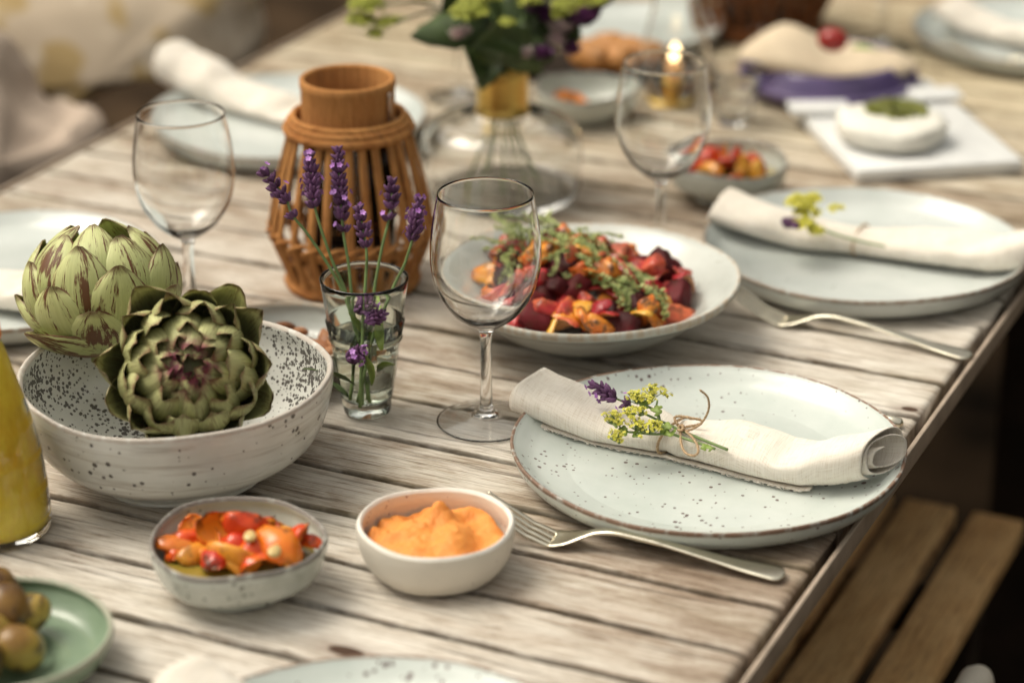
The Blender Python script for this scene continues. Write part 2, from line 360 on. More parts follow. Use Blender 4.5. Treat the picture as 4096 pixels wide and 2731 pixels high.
# ------------------------------------------------------------------ table
X0, X1 = -1.318, -.4072
table = thing('dining_table', 'long outdoor dining table of weathered grey planks in a metal edge', 'table', (0, 0, 0))
tb = MB(); y = .62; k = 0
seams = [1.165, 1.224, 1.286, 1.343, 1.404, 1.470, 1.535, 1.600, 1.667]
ys = [1.165-.0612*i for i in range(9, 0, -1)]+seams; 
while ys[-1] < 4.1: ys.append(ys[-1]+.0625+random.uniform(-.0015, .0015))
for i in range(len(ys)-1):
    ya, yb = ys[i]+.0019, ys[i+1]-.0019; rid = random.random(); near = ya < 2.1
    nx = 230 if near else 60; dz = random.uniform(-.0006, .0003); tl = random.uniform(-.0008, .0008)
    xe = X1+random.uniform(-.0025, .0008); xs_ = np.linspace(X0, xe, nx)
    sec = [(0, -.018, 1), (0, -.0026, 1), (.0004, -.0009, 1), (.0012, -.0001, .8), (.0026, 0, .35), (.009, 0, 0), (.5, 0, 0), (-.009, 0, 0), (-.0026, 0, .35), (-.0012, -.0001, .8), (-.0004, -.0009, 1), (0, -.0026, 1), (0, -.018, 1)]
    P = np.zeros((nx, len(sec), 3)); A = np.zeros((nx, len(sec), 3))
    for a_, x in enumerate(xs_):
        e1 = .0024*max(0, nz((x*28, i*3.1, 0)))+.0010*max(0, nz((x*130, i*9.1, 3)))
        e2 = .0024*max(0, nz((x*28, i*3.1, 9)))+.0010*max(0, nz((x*130, i*9.1, 6)))
        for b_, (o, z, ed) in enumerate(sec):
            yy = (ya+yb)/2 if o == .5 else (ya+o+e1 if b_ < 6 else yb+o-e2)
            zz = TZ+z+dz+tl*((yy-ya)/(yb-ya)-.5) + (.0004*nz((x*20, yy*200, 1)) if z > -.01 else 0)
            if a_ in (0, nx-1) and z > -.01: zz -= .0015
            P[a_, b_] = (x+(.0012*nz((i*5.3, yy*300, 2)) if a_ == nx-1 else 0), yy, zz); A[a_, b_] = (ed, 0, rid)
    base = tb.n; tb.grid(P, A); m_ = len(sec)
    tb.f.append(tuple(base+j for j in range(m_))); tb.f.append(tuple(base+(nx-1)*m_+m_-1-j for j in range(m_)))
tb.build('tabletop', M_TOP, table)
st = MB(); st.box((X1+.0092, 2.36, TZ-.0075), (.0035, 3.5, .017), .0008)
st.build('edge_strip', M_STRIP, table)
st = MB(); st.box((X0-.0055, 2.36, TZ-.0075), (.0035, 3.5, .017), .0008); st.build('edge_strip', M_STRIP, table)
for x in (X0+.03, -.86, X1-.045):
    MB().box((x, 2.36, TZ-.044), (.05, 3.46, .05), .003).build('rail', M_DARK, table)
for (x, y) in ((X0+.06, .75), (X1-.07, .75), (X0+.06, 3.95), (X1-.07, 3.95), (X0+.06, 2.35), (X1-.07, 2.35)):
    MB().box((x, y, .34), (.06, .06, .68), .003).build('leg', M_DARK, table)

# ------------------------------------------------------------------ bench on the right, chair, dark bench on the left
bn = thing('slatted_bench', 'brown slatted wooden bench in the shade below the table edge', 'bench', (0, 0, 0))
for x in (-.564, -.502, -.436, ):
    b = MB(); b.box((0, 0, 0), (.6*0+.050, 1.20, .022), .004, a=(0, 0, random.random()))
    # grain must run along Y: build along X then turn
    b = MB(); b.box((0, 0, 0), (1.20, .050, .022), .004, a=(0, 0, random.random()))
    o = b.build('slat', M_BENCH, bn, loc=(x, 1.442, .445), rotz=pi/2)
for y in (1.0, 1.9):
    MB().box((-.50, y, .419), (.17, .05, .028), .003).build('cross_rail', M_DARK, bn)
    for x in (-.565, -.435): MB().box((x, y, .2025), (.035, .045, .405), .003).build('leg', M_DARK, bn)
c = at(3925, 2680, .52)
ch = thing('folding_chair', 'folded garden chair with pale rounded arm tip at the lower right corner', 'chair', (c[0], c[1], 0))
arm = MB(); arm.tube([(0, 0, .51), (0, -.004, .515), (0, -.012, .517), (0, -.2, .517), (0, -.35, .517)], [.004, .011, .014, .015, .015], 14)
arm.build('armrest', simple('pale painted wood', (.60, .55, .47), .5, .05), ch)
rr = MB(); rr.box((.047, .0, .46), (.022, .34, .03), .004); rr.build('rail', M_BENCH, ch)
for y in (-.3, .1): MB().box((.02, y, .222), (.024, .03, .445), .003).build('leg', M_DARK, ch)
lb = thing('dark_bench', 'dark shadowed bench beyond the far long edge of the table', 'bench', (0, 0, 0))
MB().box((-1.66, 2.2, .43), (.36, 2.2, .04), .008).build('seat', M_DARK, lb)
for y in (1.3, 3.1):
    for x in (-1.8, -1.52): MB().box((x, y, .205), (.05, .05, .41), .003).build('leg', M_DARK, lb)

def inflate(name, px, Zs, thick, mat, label, cat, seed=1, fold=.012):
    """a bunched piece of cloth: outline at its own distance, with depth on both sides"""
    P = np.array([ray(x, y, Z) for (x, y), Z in zip(px, Zs)]); P = cr(np.vstack([P, P[:1]]), 8)[:-1]
    c = P.mean(0); n = len(P); K = 12; mb = MB(); G = []
    for k in range(2*K+1):
        t = k/K-1; s = sqrt(max(0, 1-t*t))**.8; row = []
        for i in range(n):
            q = c+(P[i]-c)*s + FH*(t*thick)
            q = q+np.array([1, .4, .6])*fold*nz(q, 14, seed)+np.array([.2, .3, 1])*fold*.6*nz(q, 30, seed+4)
            row.append(q)
        G.append(row)
    mb.grid(G, (0, 0, 0), cv=True); org = c.copy(); org[2] = P[:, 2].min()
    mb.xf(Matrix.Translation(Vector(-org)))
    return tag(mb.build(name, mat, loc=org), label, cat)
m = Mt('cream fabric with ochre pattern'); P_ = m.obj()
v1 = m.noise(P_, 17.0, 1.0, .4); v2 = m.noise(m.sv(P_, (1, 1, 1), (4, 2, 1)), 22.0, 1.5)
cc = m.mix(m.mr(v1, .50, .58), (.44, .36, .27), (.36, .26, .12)); cc = m.mix(m.mr(v2, .56, .64), cc, (.54, .46, .36))
M_THROW = m.fin(Base_Color=cc, Roughness=.95)
inflate('patterned_throw', [(-250, -150), (300, -260), (980, -200), (1035, 40), (1050, 190), (960, 235), (760, 215), (560, 260), (420, 330), (300, 430), (235, 470), (170, 420), (80, 260), (-150, 300)],
        [2.85]*14, .13, M_THROW, 'cream and ochre patterned throw bunched on the bench beyond the table', 'throw', 3)
inflate('beige_cloth', [(-300, 60), (-60, 130), (40, 260), (120, 420), (230, 500), (330, 470), (400, 520), (395, 620), (300, 680), (170, 700), (90, 760), (20, 810), (-200, 850), (-400, 500)],
        [2.62]*14, .10, simple('plain beige cotton', (.46, .37, .30), .95, .08, 20), 'plain pale beige cloth heaped at the far left table edge', 'cloth', 8, .008)
# ------------------------------------------------------------------ ceramics
def wobf(a2=.006, a3=.004, z2=.0, ph=0.0):
    return lambda t: (1+a2*sin(2*t+ph)+a3*sin(3*t+2*ph+1)+a3*.35*sin(11*t+ph)+a3*.25*sin(23*t), z2*sin(2*t+ph*1.3)+z2*.4*sin(5*t))
def plate_prof(R, h, flat=.74, wall=.0042, foot=.62):
    i = cr([(0, .0055), (R*.35, .0052), (R*flat*.9, .0055), (R*flat, .0062), (R*(flat+.14), .0105), (R*.965, h-.0035), (R-.0018, h-.0006)], 6)
    r = cr([(R-.0018, h-.0006), (R-.0003, h), (R+.0006, h-.0012), (R-.0002, h-.004)], 4)
    o = cr([(R-.0002, h-.004), (R*.985, h-.0095), (R*.955, .0080), (R*.90, .0030), (R*.83, .0006)], 5)
    P = [(a, b, 0, 1) for a, b in i[:-1]]+[(a, b, 1, 1) for a, b in r[:-1]]+[(a, b, .42*max(0, 1-k/4) if k < 5 else 0, 0) for k, (a, b) in enumerate(o)]
    P += [(R*.70, .0004, 0, -1), (0, .0006, 0, -1)]
    return P
def plate(name, label, c, R, h, mat, ph, group, wob=None):
    mb = MB().lathe(plate_prof(R, h), 180, wob or wobf(.004, .003, .0012, ph))
    return tag(mb.build(name, mat, loc=(c[0], c[1], TZ+.0006)), label, 'plate', group)
PG = 'stoneware plates laid round the table'
P1 = np.array([-.5130, 1.4430])+FH[:2]*.0095-RT[:2]*.002; P2 = np.array([-.530, 1.866])+FH[:2]*.012
plate('dinner_plate', 'speckled pale celadon plate with brown rim in sharp focus at the table corner side', P1, .1375, .0225, M_PLATE, .6, PG)
m2 = plate('dinner_plate', 'pale plate with brown clay underside just beyond the serving dish', P2, .1375, .0235, M_PLATE2, 2.0, PG)
P3 = np.array([-1.163, 1.985]); P4 = at(1530, 2627, .772)[:2]-FH[:2]*.1375; P5 = np.array([-1.172, 1.520]); P6 = np.array([-.560, 2.60]); P7 = at(2530, 120, .76)[:2]
plate('dinner_plate', 'blurred pale plate behind the bamboo lantern at the far table edge', P3, .1375, .022, M_PLATE2, 1.0, PG)
plate('dinner_plate', 'very near pale plate cut off by the bottom of the view', P4, .1375, .022, M_PLATE, 3.0, PG)
plate('dinner_plate', 'pale plate half hidden behind the upright artichoke at the left', P5, .1375, .022, M_PLATE2, 4.0, PG)
plate('dinner_plate', 'pale plate in the far right corner under a cream napkin', P6, .1375, .022, M_PLATE2, 5.0, PG)
plate('dinner_plate', 'small pale plate far off behind the bouquet and bread', P7, .10, .018, M_PLATE2, 6.0, PG)

def bowl_prof(R, h, base=.5, wall=.004, bell=.55, footh=.004):
    b = R*base
    i = cr([(0, wall+.001), (b*.8, wall+.0015), (b*1.05, wall+.006), (R*(base+(1-base)*.62), h*.38), (R*.955, h*.74), (R-wall, h-.002)], 8)
    r = cr([(R-wall, h-.002), (R-wall*.55, h), (R-wall*.1, h-.0006), (R, h-.0035)], 4)
    o = cr([(R, h-.0035), (R*.985, h*.76), (R*(base+(1-base)*.76), h*.38), (b*1.16, footh+.006), (b*1.02, footh), (b*1.02, .001), (b*.98, 0)], 8)
    return [(a, z, 0, 1) for a, z in i[:-1]]+[(a, z, 1, 1 if k < 2 else 0) for k, (a, z) in enumerate(r[:-1])]+[(a, z, .5 if k < 4 else 0, 0) for k, (a, z) in enumerate(o)]+[(b*.86, .0, 0, -1), (b*.84, .0025, 0, -1), (0, .0025, 0, -1)]
BB = np.array([-.857, 1.298])
mb = MB().lathe(bowl_prof(.1090, .0750, .56, .0045), 200, wobf(.006, .004, .0022, 1.1))
tag(mb.build('serving_bowl', M_BIGBOWL, loc=(BB[0], BB[1], TZ+.0006)), 'large cream stoneware bowl with black speckled inside holding the artichokes', 'bowl')
HB = np.array([-.628, 1.2415])
def straight_prof(R, h, base, wall):
    b = R*base
    i = cr([(0, wall+.001), (b*.9, wall+.001), (b*1.1, wall+.003), (R*.93, h*.45), (R-wall*1.05, h*.8), (R-wall, h-.0015)], 7)
    r = cr([(R-wall, h-.0015), (R-wall*.5, h+.0006), (R, h-.0015)], 5)
    o = cr([(R, h-.0015), (R*.998, h*.75), (R*.95, h*.40), (b*1.20, .004), (b*1.02, .0008), (b*.97, 0)], 7)
    return [(a, z, 0, 1) for a, z in i[:-1]]+[(a, z, 1, 1) for a, z in r[:-1]]+[(a, z, 0, 0) for a, z in o]+[(0, 0, 0, 0)]
mb = MB().lathe(straight_prof(.0512, .0340, .70, .0038), 120, wobf(.002, .001, .001, .3))
tag(mb.build('dip_bowl', M_CREAMBOWL, loc=(HB[0], HB[1], TZ+.0006)), 'small matte cream bowl filled with orange dip', 'bowl')
# dip
def dipz(x, y):
    r = sqrt(x*x+y*y)/.046
    z = .0225+.006*(1-r*r)
    z += .013*np.exp(-((x+.004)**2*1.0+(y-.016)**2)/.00007)+.003*nz((x, y, .7), 75, 12)+.0012*nz((x, y, .2), 240, 2)+.004*np.exp(-((x-.020)**2+(y+.002)**2)/.00025)
    z += .0045*nz((x, y, 0), 45, 3)+.0022*nz((x, y, .3), 110, 8)
    a = math.atan2(y-.004, x+.004); z += .0018*sin(2.4*a+r*6.5)*min(1, r*1.5)
    z -= .006*np.exp(-((x+.026)**2+(y-.018)**2)/.00012)
    return z
G = []
for ri in np.linspace(0, 1, 40):
    row = []
    for t in np.linspace(0, 2*pi, 96, endpoint=False):
        rr_ = ri*(.0462+.0006*sin(7*t)); x, y_ = rr_*cos(t), rr_*sin(t)
        row.append((x, y_, dipz(x, y_)-(.004*max(0, ri-.93)/.07)))
    G.append(row)
mb = MB().grid(G, cv=True)
M_DIP = Mt('orange carrot dip'); n_ = M_DIP.noise(M_DIP.obj(), 420.0, 3)
M_DIP = M_DIP.fin(Base_Color=M_DIP.mix(n_, (.74, .25, .040), (.82, .33, .065)), Roughness=.55, Subsurface_Weight=.25, Subsurface_Radius=(.004, .002, .001), Subsurface_Scale=1.0, Normal=M_DIP.bump(M_DIP.math('ADD', n_, M_DIP.math('MULTIPLY', M_DIP.noise(M_DIP.obj(), 130.0, 5, .7), 2.5)), .7, .0012))
tag(mb.build('orange_dip', M_DIP, loc=(HB[0], HB[1], TZ+.0006)), 'swirled orange carrot dip heaped in the small cream bowl', 'dip')

TB = np.array([-.7285, 1.1625])
BG = 'small glazed side bowls'
mb = MB().lathe(bowl_prof(.0565, .0385, .52, .003), 120, wobf(.006, .006, .002, 2.2))
tb1 = tag(mb.build('side_bowl', M_SMALLBOWL, loc=(TB[0], TB[1], TZ+.0006)), 'grey green crackle bowl of roasted tomatoes in oil beside the large bowl', 'bowl', BG)
T2 = np.array([-.702, 1.990]); T3 = at(2340, 400, .77)[:2]; AB = np.array([-.876, 1.468])
dup(tb1, (T2[0], T2[1], TZ+.0006), (0, 0, 2.0), .98, 'grey glazed bowl of roasted tomatoes beyond the plates', BG)
dup(tb1, (T3[0], T3[1], TZ+.0006), (0, 0, 4.0), .90, 'small grey bowl with one red piece behind the glass vase', BG)
mb = MB().lathe(bowl_prof(.0640, .0360, .5, .0035), 120, wobf(.004, .004, .001, 5))
tag(mb.build('side_bowl', M_DISH, loc=(AB[0], AB[1], TZ+.0006)), 'shallow pale bowl of almonds behind the large speckled bowl', 'bowl', BG)
M_OIL = Mt('seasoned oil'); n_ = M_OIL.noise(M_OIL.obj(), 90.0, 3)
M_OIL = M_OIL.fin(Base_Color=M_OIL.mix(n_, (.20, .15, .025), (.36, .27, .05)), Roughness=.06, Coat_Weight=.6)
for (c_, s_, lb_) in ((TB, 1, 'oil pool among the tomatoes in the nearest grey bowl'), (T2, .98, 'oil pool under the tomatoes in the far grey bowl')):
    tag(MB().lathe([(0, .0215), (.030, .0215), (.0485, .0217)], 60).build('oil', M_OIL, loc=(c_[0], c_[1], TZ+.0006)), lb_, 'oil')

# food shapes ---------------------------------------------------
def piece_mat(name, cols, rough=.28, char=.5, charcol=(.06, .03, .015), sc=90., coat=.12, spec=.4):
    m = Mt(name); P = m.obj(); pa = m.pa()
    r = m.nd('ObjectInfo', 5); off = m.nd('CombineXYZ', 0, _0=m.math('MULTIPLY', r, 3.1), _1=m.math('MULTIPLY', r, 1.7))
    n = m.noise(m.sv(P, (1, 1, 1), off), sc, 4, .6); n2 = m.noise(m.sv(P, (1, 1, 1), off), sc*.45, 3)
    c = m.ramp(m.math('ADD', m.math('MULTIPLY', n2, .7), m.math('MULTIPLY', m.math('SUBTRACT', r, .5), .35)), [(.22, cols[0]), (.38, cols[1]), (.52, cols[2])])
    c = m.mix(m.math('MULTIPLY', pa[0], .8), c, cols[3])
    c = m.mix(m.math('MULTIPLY', m.mr(n, .52, .62), char), c, charcol)
    return m.fin(Base_Color=c, Roughness=rough, Specular_IOR_Level=spec, Coat_Weight=coat, Coat_Roughness=.15, Subsurface_Weight=.1, Subsurface_Radius=(.004, .002, .001), Normal=m.bump(n, .5, .001))
M_TOM = piece_mat('roasted tomato', [(.50, .030, .010), (.66, .075, .012), (.74, .20, .015), (.72, .27, .02)], .22, .8)
M_PEP = piece_mat('roasted orange pepper', [(.62, .16, .02), (.74, .30, .03), (.74, .40, .06), (.76, .45, .08)], .25, .5)
M_BEET = piece_mat('roasted beetroot', [(.030, .004, .005), (.055, .007, .009), (.12, .012, .016), (.10, .01, .012)], .55, .3, coat=.0, spec=.15)
M_RED = piece_mat('red onion', [(.30, .012, .02), (.50, .035, .035), (.60, .14, .06), (.66, .34, .14)], .3, .55)
M_CARROT = piece_mat('roasted carrot', [(.50, .07, .015), (.66, .17, .02), (.70, .30, .045), (.70, .34, .07)], .35, .9)
M_POT = piece_mat('roast potato', [(.08, .035, .010), (.26, .14, .03), (.46, .33, .07), (.5, .4, .12)], .35, .85, sc=75)
M_ALM = piece_mat('almond skin', [(.20, .075, .03), (.28, .11, .045), (.34, .15, .065), (.3, .12, .05)], .6, .1)
M_GARL = simple('garlic sliver', (.66, .48, .20), .3, .12)
def sh_cup(s, seed):
    V, F = ICO[3]; v = V.copy(); A = np.zeros((len(v), 3))
    for i, p in enumerate(V):
        q = p*np.array([1.25, .85, .8])
        if p[2] > 0:
            rr = p[0]**2+p[1]**2; q[2] = -.42*(1-rr)+.05; A[i, 0] = 1 if rr < .8 else .3
        q = q*(1+.20*nz(p, 2.0, seed)+.06*nz(p, 6, seed)); q[0] += .10*q[2]**2; v[i] = q*s
    return MB().add(v, F, A)
def sh_chunk(s, seed, el=1.3):
    V, F = ICO[3]; v = V.copy()
    for i, p in enumerate(V):
        q = np.sign(p)*np.abs(p)**.55; q = q/max(1e-6, np.abs(q).max())*.5+p*.5
        v[i] = q*np.array([el, .9, .7])*s*(1+.22*nz(p, 2.0, seed)+.07*nz(p, 5, seed))
    return MB().add(v, F, (0, 0, 0))
def sh_wedge(s, seed):
    """curved crescent, like an onion or pepper wedge"""
    G = []; A = []
    for a_ in np.linspace(-1, 1, 22):
        wd = sqrt(max(0.0, 1-a_*a_))*.55+.03; row = []; ar = []
        for t in np.linspace(0, 2*pi, 14, endpoint=False):
            x = 1.35*sin(a_*1.15); z = .75*cos(a_*1.15)-.6
            n = np.array([sin(a_*.9), 0, cos(a_*.9)])
            q = np.array([x, 0, z])+np.array([0, 1, 0])*cos(t)*wd+n*sin(t)*wd*.40*(1.0 if sin(t) > 0 else .35)
            row.append(q*s*(1+.16*nz(q, 2, seed)+.06*nz(q, 6, seed))); ar.append((1 if sin(t) < -.1 else 0, 0, 0))
        G.append(row); A.append(ar)
    return MB().grid(G, A, cv=True)
def sh_coin(s, seed):
    mb = MB().lathe([(0, .22, 1), (.7, .24, .8), (.93, .2, .2), (1, .1, 0), (1, -.1, 0), (.93, -.2, .2), (.7, -.24, .8), (0, -.22, 1)], 30, wobf(.08, .05, 0, seed))
    mb.v = [v*s for v in mb.v]; return mb
def sh_almond(s):
    V, F = ICO[3]; v = V.copy()
    for i, p in enumerate(V):
        k = 1-.30*p[0]-.25*max(0, p[0])**2; v[i] = np.array([p[0]*1.0, p[1]*.55*k, p[2]*.33*k])*s
    return MB().add(v, F, (0, 0, 0))
def scatter(protos, spots, name, label, cat, group):
    """first of each kind is built, then copied"""
    cnt = {}
    for i, (k, loc, rot, sc) in enumerate(spots):
        if k not in cnt:
            mb, mat = protos[k]; nm = name[k] if isinstance(name, dict) else name
            o = mb.build(nm, mat); tag(o, label[k] if isinstance(label, dict) else label, cat[k] if isinstance(cat, dict) else cat, group)
            cnt[k] = o; o.location = loc; o.rotation_euler = rot; o.scale = (sc,)*3
        else: dup(cnt[k], loc, rot, sc)
R_ = lambda a, b: random.uniform(a, b)
# tomatoes in the near bowl: (pixel x, y, height, kind, rotation, size)
TM = [(800, 2150, .032, 0, (.3, .5, -.5), 1.05), (880, 2115, .037, 0, (.9, .2, .9), 1.0), (720, 2190, .027, 1, (.2, .3, .4), .95), (985, 2095, .041, 0, (-1.2, .3, .5), .95), (930, 2225, .031, 1, (1.5, .2, .2), 1.0),
      (1030, 2150, .034, 0, (.4, -.4, 1.2), 1.0), (1110, 2190, .033, 0, (3.2, .2, -.4), 1.15), (1200, 2180, .031, 0, (.3, 1.9, .5), .9), (1160, 2140, .033, 1, (.5, .4, 2.2), .9), (1060, 2215, .028, 0, (3.0, .4, .6), 1.0),
      (860, 2245, .027, 0, (3.0, .1, 2.1), .8), (790, 2215, .026, 1, (.8, .1, 1.1), .8), (960, 2262, .025, 1, (.5, .7, .1), .85), (1040, 2262, .026, 0, (2.2, .1, 1.1), .8), (1120, 2240, .027, 1, (1.2, .1, 2.6), .8), (700, 2215, .024, 0, (2.7, .1, 2.1), .6), (1235, 2175, .030, 0, (2.9, .1, .1), .6), (840, 2215, .025, 1, (.3, .1, 2.1), .9), (1075, 2110, .035, 1, (-.6, .5, 1.4), .8), (760, 2165, .026, 0, (2.8, .3, 1), .8), (980, 2180, .029, 0, (2.9, .2, 1), 1.0)]
spots = []
for (x, y_, h, k, r, s) in TM:
    p = at(x, y_, TZ+h); spots.append((k, tuple(p), r, s*1.22))
scatter({0: (sh_cup(.0115, 2), M_TOM), 1: (sh_wedge(.0125, 5), M_PEP)}, spots, {0: 'tomato_half', 1: 'pepper_strip'},
        {0: 'glossy red roasted tomato half in oil in the near grey bowl', 1: 'orange roasted pepper strip in oil in the near grey bowl'}, {0: 'tomato', 1: 'pepper'}, 'roasted vegetables in the near grey bowl')
p = [at(1100, 2200, TZ+.042), at(1000, 2140, TZ+.043)]
scatter({0: (sh_almond(.0075), M_GARL)}, [(0, tuple(q), (R_(-.3, .3), R_(-.3, .3), R_(0, 3)), 1) for q in p], 'garlic_clove', 'pale garlic clove on the roasted tomatoes in the near bowl', 'garlic', 'garlic cloves in the near bowl')
spots = []
for i in range(16):
    a_ = i*2.4; r_ = .034*sqrt((i+.5)/16); spots.append((i % 2, (T2[0]+r_*cos(a_), T2[1]+r_*sin(a_), TZ+.029+.012*(1-r_/.034)), (R_(0, 6), R_(0, 6), R_(0, 6)), R_(.8, 1.05)))
scatter({0: (sh_cup(.0115, 4), M_TOM), 1: (sh_wedge(.0125, 9), M_PEP)}, spots, {0: 'tomato_half', 1: 'pepper_strip'},
        {0: 'blurred red tomato half in the far grey bowl', 1: 'blurred orange pepper strip in the far grey bowl'}, {0: 'tomato', 1: 'pepper'}, 'roasted vegetables in the far grey bowl')
o = sh_cup(.016, 6).build('tomato_half', M_TOM, loc=(T3[0]-.012, T3[1]-.008, TZ+.018)); o.rotation_euler = (.5, .3, 0); tag(o, 'dark red roasted piece alone in the small bowl behind the vase', 'tomato')
spots = []
for i in range(30):
    a_ = i*2.4; r_ = .046*sqrt((i+.5)/30); spots.append((0, (AB[0]+r_*cos(a_), AB[1]+r_*sin(a_), TZ+.0135+.30*max(0, r_-.02)+.007*(1-r_/.046)+R_(0, .003)), (R_(-.5, .5), R_(-.5, .5), R_(0, 6)), R_(.9, 1.1)))
scatter({0: (sh_almond(.0115), M_ALM)}, spots, 'almond', 'brown skinned almond in the shallow bowl behind the speckled bowl', 'almond', 'almonds in the shallow bowl')

# serving dish with roast vegetables
SD = np.array([-.694, 1.644])
def dish_prof(R, h):
    i = cr([(0, .007), (R*.40, .008), (R*.56, .014), (R*.70, .027), (R*.80, .036), (R*.93, h-.003), (R-.002, h)], 8)
    r = cr([(R-.002, h), (R, h+.0006), (R+.0012, h-.002), (R, h-.006)], 4)
    o = cr([(R, h-.006), (R*.90, h-.013), (R*.70, .018), (R*.52, .006), (R*.44, .0008), (R*.42, 0)], 8)
    return [(a, z, 0, 1) for a, z in i[:-1]]+[(a, z, .9, 1) for a, z in r[:-1]]+[(a, z, .5 if k < 3 else 0, 0) for k, (a, z) in enumerate(o)]+[(0, .0005, 0, -1)]
mb = MB().lathe(dish_prof(.1205, .050), 160, wobf(.003, .002, .002, .7))
tag(mb.build('serving_dish', M_DISH, loc=(SD[0], SD[1], TZ+.0006)), 'wide rimmed pale serving dish of roasted vegetables in the middle', 'dish')
protos = {0: (sh_chunk(.0135, 1), M_BEET), 1: (sh_wedge(.0150, 2), M_RED), 2: (sh_chunk(.0115, 5, 1.7), M_CARROT), 3: (sh_coin(.0135, 3), M_CARROT), 4: (sh_cup(.0135, 3), M_PEP), 5: (sh_wedge(.0160, 7), M_PEP), 6: (sh_chunk(.012, 9, 1.5), M_RED)}
nm = {0: 'beetroot_chunk', 1: 'onion_wedge', 2: 'carrot_stick', 3: 'carrot_slice', 4: 'pepper_piece', 5: 'pepper_strip', 6: 'onion_piece'}
lbm = {0: 'dark purple beetroot chunk heaped in the wide serving dish', 1: 'curved red onion wedge heaped in the wide serving dish', 2: 'thick orange carrot stick heaped in the wide serving dish', 3: 'round carrot slice heaped in the wide serving dish',
      4: 'cupped orange pepper piece heaped in the wide serving dish', 5: 'long orange pepper strip heaped in the wide serving dish', 6: 'blocky magenta onion piece heaped in the wide serving dish'}
ct = {0: 'beetroot', 1: 'onion', 2: 'carrot', 3: 'carrot', 4: 'pepper', 5: 'pepper', 6: 'onion'}
spots = []; NV = 150; R3 = RT[:2]; F3 = FH[:2]
for i in range(NV):
    a_ = i*2.39996; r_ = .078*sqrt((i+.5)/NV)
    x, yv = r_*cos(a_), r_*sin(a_)                       # x: to the right of view, y: away
    z = .014+.030*(1-(r_/.080)**1.6)+.35*max(0, r_-.045)+R_(0, .010)
    z += .020*np.exp(-((x+.022)**2+(yv-.018)**2)/.0016)+.010*np.exp(-((x-.058)**2+(yv-.006)**2)/.0006)
    if yv < -.02: k = random.choice([0, 1, 1, 6, 2, 1, 6, 0, 5, 6, 3])
    elif x > .03: k = random.choice([1, 1, 1, 5, 6, 0])
    else: k = random.choice([2, 6, 0, 1, 3, 5])
    q = SD+R3*x+F3*yv
    spots.append((k, (q[0], q[1], TZ+z+.004), (R_(-.9, .9), R_(-.9, .9), R_(0, 6.3)), R_(.66, 1.0)))
scatter(protos, spots, nm, lbm, ct, 'roasted vegetables in the serving dish')

# thyme on top
def thyme(seed, L=.085):
    r = random.Random(seed); root = thing('thyme_sprig', 'thin green thyme sprig tangled on top of the roasted vegetables', 'herb', (0, 0, 0), 0, 'thyme sprigs on the vegetables')
    p = cr([(0, 0, 0), (L*.3, r.uniform(-.01, .01), .006), (L*.65, r.uniform(-.014, .014), .008), (L, r.uniform(-.01, .01), .0)], 8)
    MB().tube(p, np.linspace(.0009, .0005, len(p)), 5, (0, 0, .8)).build('stem', M_STEM, root)
    lv = MB()
    for i in range(2, len(p)):
        for s_ in (-1, 1, 1, -1):
            d = np.array([r.uniform(-.3, .8), s_*r.uniform(.4, 1), r.uniform(-.3, .9)]); d /= np.linalg.norm(d); L2 = r.uniform(.004, .0075); wd = np.cross(d, (0, 0, 1.0)); wd /= np.linalg.norm(wd)+1e-9
            a0 = p[i]; rz = r.random()
            lv.add([a0, a0+d*L2*.5+wd*L2*.33, a0+d*L2, a0+d*L2*.5-wd*L2*.33], [(0, 1, 2, 3)], (0, 0, rz))
    lv.build('leaves', M_THY, root); return root
M_THY = mat_rnd('thyme leaf', (.18, .23, .055), (.40, .43, .16), .6)
tp = [thyme(s) for s in (1, 2, 3)]
for i in range(64):
    if i < 52: x = R_(-.070, .0); yv = R_(-.012, .046)
    else: x = R_(-.01, .035); yv = R_(-.015, .02)
    z = .048+.022*np.exp(-((x+.022)**2+(yv-.018)**2)/.0014)+R_(0, .010)
    q = SD+R3*x+F3*yv; rot = (R_(-.5, .5), R_(-.15, .3), R_(-1.2, 1.2)+(2.6 if i % 2 else 0)-AZ)
    if i >= 52: rot = (R_(-.4, .4), .25, -AZ-.35+R_(-.25, .25))
    if i < 3: t_ = tp[i]; t_.location = (q[0], q[1], TZ+z); t_.rotation_euler = rot; t_.scale = (.6,)*3
    else: dup(tp[i % 3], (q[0], q[1], TZ+z), rot, R_(.40, .62) if i < 52 else R_(.6, .8))

# ------------------------------------------------------------------ glassware
def glass_wine(name, label, c, sc=1.0, parts=True):
    out = cr([(.0358, .0006), (.0362, .0014), (.0355, .0022), (.022, .0038), (.0095, .0070), (.0052, .0135), (.0043, .030), (.0042, .050), (.0044, .066), (.0062, .0745), (.0135, .0795), (.0245, .0885), (.0345, .104), (.0392, .121), (.0400, .1345), (.0390, .150), (.0366, .166), (.0343, .1785)], 6)
    inn = cr([(.0335, .1785), (.0358, .166), (.0381, .150), (.0390, .1345), (.0382, .121), (.0334, .1052), (.0232, .0905), (.012, .0830), (.004, .0805), (0, .0802)], 6)
    prof = [(0, .0062), (.004, .0058), (.010, .0042), (.022, .0020), (.033, .0008), (.0350, .0004)]+[tuple(p) for p in out]+[(.0340, .1791)]+[tuple(p) for p in inn]
    mb = MB().lathe([(r, z) for r, z in prof], 128)
    o = mb.build(name, M_GLASS, loc=(c[0], c[1], TZ+.0006)); o.scale = (sc,)*3
    return tag(o, label, 'glass', 'stemmed wine glasses on the table')
WG = np.array([-.694, 1.457])
g1 = glass_wine('wine_glass', 'empty clear wine glass in focus between the tumbler and the speckled plate', WG)
W2 = ray(740, 760, 1.905)[:2]
